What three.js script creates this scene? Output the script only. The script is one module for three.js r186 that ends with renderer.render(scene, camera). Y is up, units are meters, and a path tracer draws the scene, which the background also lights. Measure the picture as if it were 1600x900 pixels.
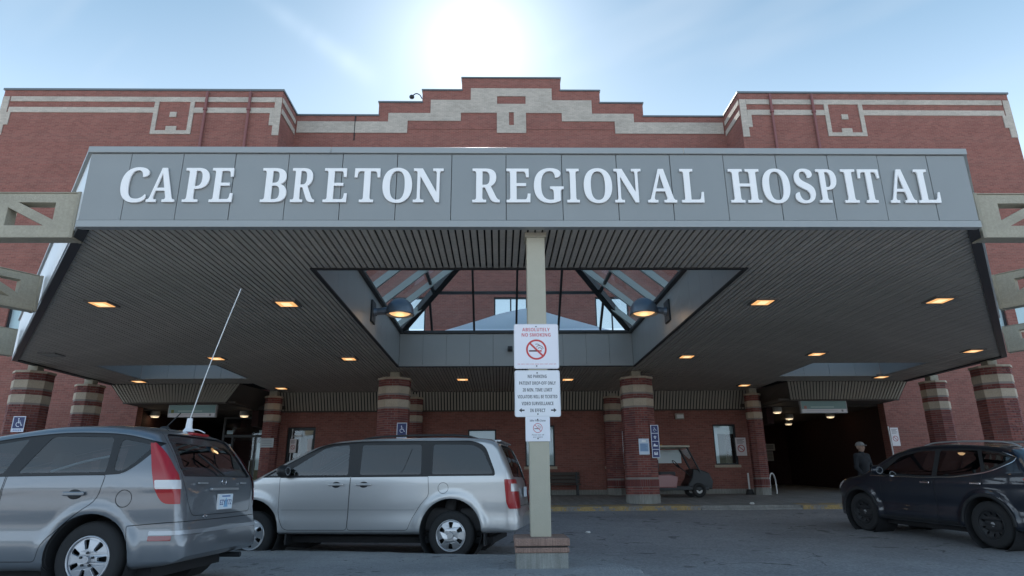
import * as THREE from 'three';
import { mergeGeometries, mergeVertices, toCreasedNormals } from 'three/addons/utils/BufferGeometryUtils.js';
import { RoundedBoxGeometry } from 'three/addons/geometries/RoundedBoxGeometry.js';
import { FontLoader } from 'three/addons/loaders/FontLoader.js';
import { TextGeometry } from 'three/addons/geometries/TextGeometry.js';
import { MarchingCubes } from 'three/addons/objects/MarchingCubes.js';
import { Brush, Evaluator, HOLLOW_SUBTRACTION, HOLLOW_INTERSECTION } from 'three-bvh-csg';

// ---------------------------------------------------------------- camera, sky, sun, exposure
const scene = new THREE.Scene();
const rad = Math.PI / 180;
const camera = new THREE.PerspectiveCamera(48.46, 16 / 9, 0.1, 2000);
camera.position.set(0, 1.10, 0);
camera.rotation.order = 'YXZ';
camera.rotation.set(17.0 * rad, -1.15 * rad, -0.42 * rad);
const renderer = new THREE.WebGLRenderer({ antialias: true });
renderer.toneMapping = THREE.LinearToneMapping;
renderer.toneMappingExposure = 3.2;
renderer.shadowMap.enabled = true;
const sunDir = new THREE.Vector3(-0.035, 0.615, -0.787).normalize();
{
  const W = 1024, H = 512, data = new Float32Array(W * H * 4), d = new THREE.Vector3();
  const V0 = (x, y, z) => new THREE.Vector3(x, y, z);
  const hash = (x, y) => { const s = Math.sin(x * 127.1 + y * 311.7) * 43758.5453; return s - Math.floor(s); };
  const vn = (x, y) => { const i = Math.floor(x), j = Math.floor(y), f = x - i, g = y - j, u = f * f * (3 - 2 * f), v = g * g * (3 - 2 * g);
    return (hash(i, j) * (1 - u) + hash(i + 1, j) * u) * (1 - v) + (hash(i, j + 1) * (1 - u) + hash(i + 1, j + 1) * u) * v; };
  const fbm = (x, y) => vn(x, y) * .5 + vn(x * 2.1, y * 2.1) * .25 + vn(x * 4.3, y * 4.3) * .15 + vn(x * 8.7, y * 8.7) * .1;
  const sA = V0(-.405, .651, -.64).normalize(), sB = V0(-.20, .572, -.795).normalize();
  for (let j = 0; j < H; j++) for (let i = 0; i < W; i++) {
    const th = (j + .5) / H * Math.PI - Math.PI / 2, ph = ((i + .5) / W - .5) * 2 * Math.PI;
    // row 0 is the nadir; u = 0.5 looks along +x as three.js maps it
    d.set(Math.cos(th) * Math.cos(ph), Math.sin(th), Math.cos(th) * Math.sin(ph));
    const g = Math.acos(Math.max(-1, Math.min(1, d.dot(sunDir)))) / rad, e = Math.max(0, d.y);
    const h = Math.pow(1 - e, 2.2);
    let r = -.004 + .65 * h, gg = .050 + .73 * h, b = .116 + .80 * h;            // clear spring blue, paler towards the horizon
    const gl = .30 * Math.exp(-g / 4.5) + .125 * Math.exp(-g / 12.5) + .02 * Math.exp(-g / 35);
    r = Math.max(r, .01) + gl; gg += gl * .98; b += gl * .93;
    // thin cirrus: streaks in a plane high overhead
    const k = 1 / Math.max(.12, d.y + .08), cx = d.x * k, cz = d.z * k;
    const a = cx * .8 + cz * .6, c2 = -cx * .6 + cz * .8;
    let ci = Math.max(0, fbm(a * 1.3 + 3.1, c2 * 5.5 + 1.7) - .50) * 2.0 * Math.max(0, fbm(cx * 1.1 + 9, cz * 1.1 + 4) - .28);
    ci = Math.min(.5, ci * 1.1) * Math.min(1, e * 5);
    const cb = .34 + gl * .9;
    r += (cb - r) * ci; gg += (cb - gg) * ci; b += (cb * 1.02 - b) * ci;
    { // one long streak of cirrus that runs down towards the sun's left
      const q = d.clone().sub(sA), L = sB.clone().sub(sA), t = q.dot(L) / L.lengthSq(), o2 = q.addScaledVector(L, -t).length() + .006 * (fbm(t * 6, 2.2) - .5);
      if (t > -.15 && t < 1.15 && d.y > 0) { const w = .005 + .010 * Math.max(0, t), s = Math.exp(-((o2 / w) ** 2)) * Math.min(1, (t + .15) * 3) * Math.min(1, (1.15 - t) * 4) * (.4 + 1.2 * fbm(t * 14, 5.5)) * .045; r += s; gg += s * .95; b += s * .9; }
    }
    if (d.y < 0) { r = .40; gg = .42; b = .44; }
    const o = (j * W + i) * 4; data[o] = r; data[o + 1] = gg; data[o + 2] = b; data[o + 3] = 1;
  }
  const sky = new THREE.DataTexture(data, W, H, THREE.RGBAFormat, THREE.FloatType);
  sky.mapping = THREE.EquirectangularReflectionMapping; sky.magFilter = THREE.LinearFilter; sky.minFilter = THREE.LinearFilter; sky.needsUpdate = true;
  scene.background = sky; scene.environment = sky;
}
const sun = new THREE.DirectionalLight(new THREE.Color(1, .95, .87), 5.0);
sun.position.copy(sunDir).multiplyScalar(120).add(new THREE.Vector3(0, 0, -12)); sun.target.position.set(0, 0, -12);
sun.castShadow = true; sun.shadow.mapSize.set(4096, 4096); sun.shadow.radius = 1;
Object.assign(sun.shadow.camera, { left: -60, right: 60, top: 60, bottom: -60, near: 10, far: 260 });
scene.add(sun, sun.target);

// ---------------------------------------------------------------- helpers
let seed = 20240611;
const rnd = () => { seed = (seed * 1664525 + 1013904223) >>> 0; return seed / 4294967296; };
const V = (x, y, z) => new THREE.Vector3(x, y, z);
const used = {};
function numbered(n) { used[n] = (used[n] ?? -1) + 1; return used[n] ? n + '_' + String(used[n]).padStart(3, '0') : n; }
function shadows(m) { m.castShadow = true; m.receiveShadow = true; return m; }
function tag(o, label, category, group) { o.userData.label = label; o.userData.category = category; if (group) o.userData.group = group; return o; }
function thing(name, label, category, pos = [0, 0, 0], turn = 0, group) {
  const g = new THREE.Group(); g.name = numbered(name); g.position.set(...pos); g.rotation.y = turn; scene.add(g); return tag(g, label, category, group);
}
function part(parent, name, geo, mat) { const m = shadows(new THREE.Mesh(geo, mat)); m.name = name; parent.add(m); return m; }
// geometry given in world coordinates, put under a thing that is only shifted
function partW(parent, name, geo, mat) { const p = parent.userData.base ?? parent.position; geo = geo.clone().translate(-p.x, -p.y, -p.z); return part(parent, name, geo, mat); }
function solo(name, geo, mat, label, category, group) { const m = shadows(new THREE.Mesh(geo, mat)); m.name = numbered(name); scene.add(m); return tag(m, label, category, group); }
function struct(name, geo, mat) { const m = shadows(new THREE.Mesh(geo, mat)); m.name = numbered(name); m.userData.kind = 'structure'; scene.add(m); return m; }
// uv in metres from the face direction
function metric(geo, s = 1, ox = 0, oy = 0) {
  let g = geo.index ? geo.toNonIndexed() : geo; const p = g.attributes.position, uv = new Float32Array(p.count * 2);
  const a = V(), b = V(), c = V(), n = V();
  for (let i = 0; i < p.count; i += 3) {
    a.fromBufferAttribute(p, i); b.fromBufferAttribute(p, i + 1); c.fromBufferAttribute(p, i + 2);
    n.copy(b).sub(a).cross(V().copy(c).sub(a)); const ax = Math.abs(n.x), ay = Math.abs(n.y), az = Math.abs(n.z);
    for (let k = 0; k < 3; k++) {
      const x = p.getX(i + k), y = p.getY(i + k), z = p.getZ(i + k); let u, v;
      if (ay >= ax && ay >= az) { u = x; v = z; } else if (az >= ax) { u = x; v = y; } else { u = z; v = y; }
      if (ay < Math.max(ax, az) && Math.min(ax, az) > .35 * Math.max(ax, az)) u = (ax > az ? z : x) * 1.414;
      uv[(i + k) * 2] = u * s + ox; uv[(i + k) * 2 + 1] = v * s + oy;
    }
  }
  g.setAttribute('uv', new THREE.BufferAttribute(uv, 2)); return g;
}
// box between two corners
function box(x0, x1, y0, y1, z0, z1) { return new THREE.BoxGeometry(Math.abs(x1 - x0), Math.abs(y1 - y0), Math.abs(z1 - z0)).translate((x0 + x1) / 2, (y0 + y1) / 2, (z0 + z1) / 2); }
function rbox(x0, x1, y0, y1, z0, z1, r = .01, s = 2) { return new RoundedBoxGeometry(Math.abs(x1 - x0), Math.abs(y1 - y0), Math.abs(z1 - z0), s, r).translate((x0 + x1) / 2, (y0 + y1) / 2, (z0 + z1) / 2); }
function tube(a, b, r, r2 = r, n = 10) {
  const d = V().copy(b).sub(a), g = new THREE.CylinderGeometry(r2, r, d.length(), n); g.translate(0, d.length() / 2, 0);
  g.applyQuaternion(new THREE.Quaternion().setFromUnitVectors(V(0, 1, 0), d.clone().normalize())); return g.translate(a.x, a.y, a.z);
}
// bar of rectangular section between two points, its width lying along the horizontal
function bar(a, b, w, h) {
  const d = V().copy(b).sub(a), L = d.length(), g = new THREE.BoxGeometry(w, h, L); d.normalize();
  const x = V().crossVectors(V(0, 1, 0), d); if (x.lengthSq() < 1e-6) x.set(1, 0, 0); x.normalize(); const y = V().crossVectors(d, x);
  g.applyMatrix4(new THREE.Matrix4().makeBasis(x, y, d)); return g.translate((a.x + b.x) / 2, (a.y + b.y) / 2, (a.z + b.z) / 2);
}
const strip = (g) => { g = g.index ? g.toNonIndexed() : g; for (const k of Object.keys(g.attributes)) if (!['position', 'normal', 'uv'].includes(k)) g.deleteAttribute(k); return g; };
const merge = (l) => mergeGeometries(l.map(strip), false);
function poly(pts) { const s = new THREE.Shape(); pts.forEach(([x, y], i) => i ? s.lineTo(x, y) : s.moveTo(x, y)); s.closePath(); return s; }
function extrude(pts, depth, bevel = 0) { return new THREE.ExtrudeGeometry(Array.isArray(pts) ? poly(pts) : pts, { depth, bevelEnabled: bevel > 0, bevelSize: bevel, bevelThickness: bevel, bevelSegments: 2, curveSegments: 12 }); }

// ---------------------------------------------------------------- textures and materials
function noise2(seedv) {
  const h = (x, y) => { let n = (x * 374761393 + y * 668265263 + seedv * 69069) | 0; n = Math.imul(n ^ (n >>> 13), 1274126177); n ^= n >>> 16; return (n >>> 0) / 4294967296; };
  return (x, y, per) => { const i = Math.floor(x), j = Math.floor(y), f = x - i, g = y - j, u = f * f * (3 - 2 * f), v = g * g * (3 - 2 * g), w = (q) => ((q % per) + per) % per;
    const a = h(w(i), w(j)), b = h(w(i + 1), w(j)), c = h(w(i), w(j + 1)), d = h(w(i + 1), w(j + 1)); return (a * (1 - u) + b * u) * (1 - v) + (c * (1 - u) + d * u) * v; };
}
const nA = noise2(11), nB = noise2(37);
const fb = (n, x, y, per, o = 5) => { let s = 0, a = .5, t = 0; for (let k = 0; k < o; k++) { s += a * n(x, y, per); t += a; a *= .55; x *= 2; y *= 2; per *= 2; } return s / t; };
function tex(N, fn, srgb = true, M = N) {
  const d = new Uint8Array(N * M * 4);
  for (let j = 0; j < M; j++) for (let i = 0; i < N; i++) { const c = fn(i / N, j / M), o = (j * N + i) * 4; for (let k = 0; k < 3; k++) d[o + k] = Math.max(0, Math.min(255, c[k] * 255)); d[o + 3] = 255; }
  const t = new THREE.DataTexture(d, N, M, THREE.RGBAFormat); t.wrapS = t.wrapT = THREE.RepeatWrapping; t.magFilter = THREE.LinearFilter; t.minFilter = THREE.LinearMipmapLinearFilter; t.generateMipmaps = true;
  if (srgb) t.colorSpace = THREE.SRGBColorSpace; t.needsUpdate = true; return t;
}
const s8 = (x) => x <= .0031308 ? x * 12.92 : 1.055 * Math.pow(x, 1 / 2.4) - .055;      // linear value to stored sRGB
const lin = (r, g, b) => new THREE.Color().setRGB(r, g, b);
const std = (c, rough = .8, metal = 0, extra = {}) => new THREE.MeshStandardMaterial({ color: Array.isArray(c) ? lin(...c) : c, roughness: rough, metalness: metal, ...extra });
const phy = (c, extra) => new THREE.MeshPhysicalMaterial({ color: Array.isArray(c) ? lin(...c) : c, ...extra });

// running-bond brick: 20 bricks by 60 courses in a 4.06 m tile
const bt = [], BN = 1024;
{ const r0 = seed; for (let i = 0; i < 1260; i++) bt.push([rnd(), rnd()]); seed = r0; }
const brickCell = (u, v) => { const y = v * 60, row = Math.floor(y), x = u * 20 + (row % 2 ? .5 : 0), col = Math.floor(x) % 20; return [x - Math.floor(x), y - row, bt[row * 20 + col]]; };
const brickMap = tex(BN, (u, v) => {
  const [fx, fy, t] = brickCell(u, v), m = fx < .05 || fy < .14, c = fb(nA, u * 6, v * 6, 6), f = fb(nB, u * 160, v * 160, 160, 2);
  if (m) { const g = .25 + .05 * (f - .5) + .05 * (c - .5); return [s8(g * 1.08), s8(g * .64), s8(g * .55)]; }
  const k = (.86 + .28 * t[0]) * (.90 + .2 * c) * (.92 + .16 * f);
  return [s8(.25 * k), s8((.092 + .010 * t[1]) * k), s8((.072 + .008 * t[1]) * k)];
});
const brickBump = tex(BN, (u, v) => { const [fx, fy, t] = brickCell(u, v); const e = (fx < .05 || fy < .14) ? .2 : .75 + .2 * t[1]; return [e, e, e]; }, false);
const mk = (t, sx, sy = sx) => { const c = t.clone(); c.repeat.set(sx, sy); c.needsUpdate = true; return c; };
const bM = mk(brickMap, 1 / 4.06), bB = mk(brickBump, 1 / 4.06);
const M = {};
M.brick = std(0xffffff, .9, 0, { map: bM, bumpMap: bB, bumpScale: .006 });
const grain = tex(512, (u, v) => { const c = fb(nA, u * 8, v * 8, 8), f = fb(nB, u * 90, v * 90, 90, 3), k = (.86 + .28 * c) * (.86 + .28 * f); const q = Math.min(1, .80 * k); return [s8(q), s8(q), s8(q)]; });
const softGrain = tex(256, (u, v) => { const c = fb(nA, u * 8, v * 8, 8), q = .86 + .08 * (c - .5); return [s8(q), s8(q), s8(q)]; });
const fineBump = tex(256, (u, v) => { const f = fb(nB, u * 60, v * 60, 60, 3); return [f, f, f]; }, false);
const gM = mk(grain, 1 / 2.2), gS = mk(grain, .5, .12);
// weathered streaked concrete
const streak = tex(512, (u, v) => { const c = fb(nA, u * 5, v * 3, 15), f = fb(nB, u * 70, v * 90, 630, 3), s = fb(nA, u * 40, v * 3, 120, 3), k = (.80 + .3 * c) * (.86 + .28 * f) * (.68 + .5 * s); const q = Math.min(1, .8 * k); return [s8(q), s8(q * .99), s8(q * .96)]; });
const fineB = mk(fineBump, 1.5);
M.stone = std([.56, .46, .35], .9, 0, { map: gM, bumpMap: fineB, bumpScale: .003 });
M.concrete = std([.36, .36, .34], .92, 0, { map: mk(streak, 1.1, 1.1), bumpMap: fineB, bumpScale: .006 });
M.coping = std([.15, .17, .18], .5, .3);
M.beam = std([.47, .43, .34], .88, 0, { map: gM, bumpMap: fineB, bumpScale: .004 });
M.fascia = std([.31, .325, .325], .42, .12, { map: mk(softGrain, .16) });
M.fascia2 = std([.32, .334, .333], .44, .12, { map: mk(softGrain, .19) });
M.fasciaTrim = std([.325, .34, .34], .42, .12);
M.sideMetal = std([.66, .69, .71], .35, .1);
M.slat = std([.57, .52, .455], .55, .1, { map: mk(grain, .3) });
M.slat2 = std([.615, .565, .495], .55, .1, { map: mk(grain, .27) });
M.trimSlat = std([.38, .345, .29], .6, 0);
M.black = std([.022, .022, .023], .7);
M.darkMetal = std([.03, .034, .038], .45, .3);
M.brown = std([.075, .062, .052], .75);
M.white = std([.78, .78, .80], .42);
M.whiteRough = std([.72, .72, .71], .7);
M.tin = std([.42, .43, .44], .4, .6);
M.postPaint = std([.50, .465, .365], .5, 0, { map: mk(softGrain, 1.1), bumpMap: fineB, bumpScale: .0012 });
M.glass = phy([.86, .93, .95], { roughness: .03, transmission: 1, thickness: 0, ior: 1.5 });
M.dirtyGlass = phy([.74, .80, .82], { roughness: .05, transmission: .96, thickness: 0, ior: 1.5 });
M.blind = std([.74, .75, .73], .8);
M.dark = std([.30, .29, .27], .9);
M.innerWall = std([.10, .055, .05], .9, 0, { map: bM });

// ---------------------------------------------------------------- ground, road, pavement
const roadY = (d) => d < 8.5 ? -.0898 : d < 18.5 ? -.02 + .0465 * (d - 10) : .3753;
const walkY = (d) => .485 + .034 * (d - 18.5);
const asphalt = tex(1024, (u, v) => {
  const c = fb(nA, u * 5, v * 5, 5), c2 = fb(nB, u * 17, v * 17, 17, 4), f = fb(nB, u * 330, v * 330, 330, 2), sp = nA(u * 500, v * 500, 500);
  let k = (.78 + .40 * c) * (.87 + .26 * c2) * (.72 + .56 * f); if (sp > .93) k *= 1.35;
  const cr = Math.abs(fb(nA, u * 7 + .3 * c2, v * 7, 7, 4) - .5); if (cr < .006 && c2 > .46) k *= .5;
  const st = fb(nB, u * 23, v * 23, 23, 3); if (st > .76) k *= 1 - Math.min(.45, (st - .76) * 7);
  const g = .28 * k; return [s8(g), s8(g * 1.0), s8(g * 1.03)];
});
const asphaltBump = tex(512, (u, v) => { const f = fb(nB, u * 170, v * 170, 170, 2); return [f, f, f]; }, false);
M.road = std(0xffffff, .82, 0, { map: mk(asphalt, 1 / 9.3), bumpMap: mk(asphaltBump, 1 / 3), bumpScale: .006 });
M.apron = std([1.12, 1.11, 1.08], .88, 0, { map: mk(asphalt, 1 / 5.1), bumpMap: mk(asphaltBump, 1 / 2.3), bumpScale: .010 });
M.walk = std([.34, .34, .335], .9, 0, { map: mk(streak, .35, .35), bumpMap: fineB, bumpScale: .004 });
const yellowTex = tex(512, (u, v) => { const w = fb(nA, u * 9, v * 9, 9, 5), f = fb(nB, u * 80, v * 80, 80, 2), k = .7 + .6 * f; return w * .75 + f * .25 > .56 ? [s8(.21 * k), s8(.20 * k), s8(.19 * k)] : [s8(.36 * k), s8(.255 * k), s8(.11 * k)]; });
M.yellow = std(0xffffff, .8, 0, { map: mk(yellowTex, 1 / 1.7) });
{
  const zs = [420, 60, 0, -8.5], xs = [-420, -60, -20, 0, 20, 60, 420]; for (let z = -9.5; z > -18.5; z -= 1) zs.push(z); zs.push(-18.5, -60, -600);
  const p = [], n = xs.length, idx = [];
  for (const z of zs) for (const x of xs) p.push(x, roadY(-z), z);
  for (let j = 0; j < zs.length - 1; j++) for (let i = 0; i < n - 1; i++) { const a = j * n + i; idx.push(a, a + 1, a + n, a + 1, a + n + 1, a + n); }
  const g = new THREE.BufferGeometry(); g.setAttribute('position', new THREE.Float32BufferAttribute(p, 3)); g.setIndex(idx); g.computeVertexNormals();
  struct('asphalt_road', metric(g), M.road);
}
{ // wooded rise across the car park behind the viewer, seen only in reflections
  const p = [], idx = [], n = 90; for (let i = 0; i <= n; i++) { const x = -260 + 520 * i / n, h = 5 + 3 * fb(nA, i * .21, 3.3, 64, 4) + 2.0 * fb(nB, i * .9, 7.7, 256, 3); p.push(x, -.2, 88, x, h * .55, 93 + 2 * Math.sin(i), x, h, 104, x, -.2, 180); }
  for (let i = 0; i < n; i++) for (let k = 0; k < 3; k++) { const a = i * 4 + k; idx.push(a, a + 4, a + 1, a + 1, a + 4, a + 5); }
  const g = new THREE.BufferGeometry(); g.setAttribute('position', new THREE.Float32BufferAttribute(p, 3)); g.setIndex(idx); g.computeVertexNormals(); struct('hills', metric(g), std([.045, .05, .032], .95));
}
{ // pavement in front of the entrance, rising gently to the wall, and its painted kerb
  const s = poly([[18.52, .30], [18.52, walkY(18.52)], [33, walkY(33)], [33, .30]]);
  const g = new THREE.ExtrudeGeometry(s, { depth: 44, bevelEnabled: false }); g.rotateY(Math.PI / 2); g.translate(-21.5, 0, 0);
  struct('pavement', metric(g), M.walk);
  const kerb = (x0, x1, m, drop = 0) => struct('kerb', metric(rbox(x0, x1, .25, walkY(18.5) + .004 - drop, -18.66, -18.40, .025)), m);
  kerb(-21.5, -9.0, M.walk); kerb(-8.99, 5.5, M.yellow); kerb(5.51, 8.3, M.walk, .07); kerb(8.31, 14.5, M.yellow); kerb(14.51, 22.5, M.walk);
  // painted strip on the pavement behind the kerb stones
  for (const [a, b] of [[-8.99, 5.5], [8.31, 14.5]]) {
    const q = box(a, b, 0, .006, -.2, .2); q.rotateX(-Math.atan(-.034)); q.translate(0, walkY(18.88) + .002, -18.88); struct('kerb_marking', metric(q), M.yellow);
  }
}
{ // the raised apron the near car and the sign post stand on, with a worn edge
  const pts = [[-60, -24], [-9, -11.90], [-4.95, -10.95], [-2, -10.28], [-.75, -9.83], [.35, -9.62], [.95, -9.45], [1.3, -9.0], [1.5, -8.3], [1.62, -7.3], [1.9, -4], [2.2, 0], [2.4, 8], [-60, 8]];
  const a = new THREE.CatmullRomCurve3(pts.slice(1, 12).map(([x, z]) => V(x, 0, z)), false, 'centripetal').getPoints(90).map((q) => [q.x + .03 * Math.sin(q.x * 9 + q.z * 7) + .02 * Math.sin(q.x * 23 - q.z * 17), q.z + .03 * Math.sin(q.x * 13 + 1)]);
  const s = poly([pts[0], ...a, ...pts.slice(12)].map(([x, z]) => [x, -z]));
  const g = new THREE.ExtrudeGeometry(s, { depth: .18, bevelEnabled: true, bevelSize: .05, bevelThickness: .05, bevelSegments: 3 }); g.rotateX(-Math.PI / 2); g.translate(0, .15 - .05 - .18, 0);
  struct('parking_apron', metric(g), M.apron);
}

// ---------------------------------------------------------------- the hospital building
const CX = .55, WD = 24.0, CD = 25.85, LD = 24.6;           // centre line, depth of the wings, of the middle, of the low entrance wall
const hosp = thing('hospital_building', 'red brick hospital building with stepped parapet and cream brick bands', 'building', [CX, .6, -26]);
const stepsTop = [[-9.85, 17.25], [-6.1, 17.25], [-6.1, 17.95], [-4.12, 17.95], [-4.12, 18.6], [-2.3, 18.6], [-2.3, 19.27], [2.3, 19.27], [2.3, 18.6], [4.12, 18.6], [4.12, 17.95], [6.1, 17.95], [6.1, 17.25], [9.85, 17.25]];
const ex = (pts, front, depth) => { const g = extrude(pts.map(([x, y]) => [x + CX, y]), depth); return g.translate(0, 0, -front - depth); };
{
  // middle facade with three window openings
  const s = poly([[-9.85 + CX, 4.6], ...stepsTop.map(([x, y]) => [x + CX, y]), [9.85 + CX, 4.6]]);
  const openings = [-4.25, 0, 4.25].map((x) => [x - .7 - .09, x + .7 - .09, 6.4, 8.6]);
  for (const [a, b, c, d] of openings) s.holes.push(poly([[a + CX, c], [a + CX, d], [b + CX, d], [b + CX, c]]));
  partW(hosp, 'wall', metric(extrude(s, .45).translate(0, 0, -CD - .45)), M.brick);
  for (const [a, b, c, d] of openings) {
    const w = partW(hosp, 'window', metric(merge([box(a + CX, a + .06 + CX, c, d, -CD - .14, -CD - .07), box(b - .06 + CX, b + CX, c, d, -CD - .14, -CD - .07), box(a + .06 + CX, b - .06 + CX, d - .06, d, -CD - .14, -CD - .07), box(a + .06 + CX, b - .06 + CX, c, c + .06, -CD - .14, -CD - .07), box((a + b) / 2 - .03 + CX, (a + b) / 2 + .03 + CX, c + .06, d - .06, -CD - .135, -CD - .075)])), M.darkMetal);
    const pane = (x0, x1) => { const p = shadows(new THREE.Mesh(box(x0 + CX, x1 + CX, c + .06, d - .06, -CD - .11, -CD - .10).translate(-hosp.position.x, -hosp.position.y, -hosp.position.z), M.windowGlass ??= std([.60, .66, .68], .03, .9))); p.name = 'pane'; w.add(p); };
    pane(a + .06, (a + b) / 2 - .03); pane((a + b) / 2 + .03, b - .06);
    const sh = shadows(new THREE.Mesh(box(a + CX, b + CX, c, d, -CD - .42, -CD - .40).translate(-hosp.position.x, -hosp.position.y, -hosp.position.z), M.blind)); sh.name = 'blind'; w.add(sh);
    partW(hosp, 'sill', metric(box(a - .05 + CX, b + .05 + CX, c - .1, c - .002, -CD - .15, -CD + .05)), M.stone);
  }
  // cream band that climbs the steps, with the key block in the middle
  const up = [[-9.75, 16.95], [-5.64, 16.95], [-5.64, 17.40], [-3.72, 17.40], [-3.72, 18.10], [-1.88, 18.10], [-1.88, 18.73], [1.88, 18.73], [1.88, 18.10], [3.72, 18.10], [3.72, 17.40], [5.64, 17.40], [5.64, 16.95], [9.75, 16.95]];
  const dn = [[9.75, 16.37], [4.75, 16.37], [4.75, 17.0], [2.32, 17.0], [2.32, 17.43], [.67, 17.43], [.67, 16.39], [-.67, 16.39], [-.67, 17.43], [-2.32, 17.43], [-2.32, 17.0], [-4.75, 17.0], [-4.75, 16.37], [-9.75, 16.37]];
  const bs = poly([...up, ...dn].map(([x, y]) => [x + CX, y]));
  bs.holes.push(poly([[-.66 + CX, 17.9], [-.66 + CX, 18.31], [.66 + CX, 18.31], [.66 + CX, 17.9]]), poly([[-.11 + CX, 16.79], [-.11 + CX, 17.46], [.11 + CX, 17.46], [.11 + CX, 16.79]]));
  M.creamBrick = std([1, 1, 1], .9, 0, { map: mk(tex(BN, (u, v) => { const [fx, fy, t] = brickCell(u, v), m = fx < .05 || fy < .14, c = fb(nA, u * 6, v * 6, 6), f = fb(nB, u * 160, v * 160, 160, 2), k = (.90 + .18 * t[0]) * (.88 + .24 * c) * (.9 + .2 * f) * (m ? .82 : 1); return [s8(.47 * k), s8(.415 * k), s8(.355 * k)]; }), 1 / 4.06), bumpMap: bB, bumpScale: .006 });
  partW(hosp, 'stone_band', metric(extrude(bs, .07).translate(0, 0, -CD - .03)), M.creamBrick);
  // thin recessed-looking soldier line under the band: a projecting course
  partW(hosp, 'brick_course', metric(box(-4.7 + CX, 4.7 + CX, 16.58, 16.62, -CD - .02, -CD + .02)), M.brick);
  // copings on each step
  for (let i = 0; i < stepsTop.length - 1; i++) { const [a, y] = stepsTop[i], [b, y2] = stepsTop[i + 1]; if (y === y2) partW(hosp, 'coping', box(a - .04 + CX, b + .04 + CX, y + .002, y + .075, -CD - .5, -CD + .05), M.coping); }
  // control joints
  for (const x of [-7.15]) partW(hosp, 'joint', box(x + CX, x + .035 + CX, 16.0, 17.26, -CD - .02, -CD + .048), M.black);
  // main volume behind, so that it is a building from every side
  partW(hosp, 'roof', box(-9.8 + CX, 9.8 + CX, 16.5, 16.7, -CD - 14, -CD - .46), M.coping);
  partW(hosp, 'wall', metric(box(-9.8 + CX, 9.8 + CX, 4.6, 17.2, -CD - 14.4, -CD - 14.02)), M.brick);
  partW(hosp, 'interior_wall', box(-9.8 + CX, 9.8 + CX, 4.6, 16.4, -CD - 2.6, -CD - 2.5), M.dark);
}
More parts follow.
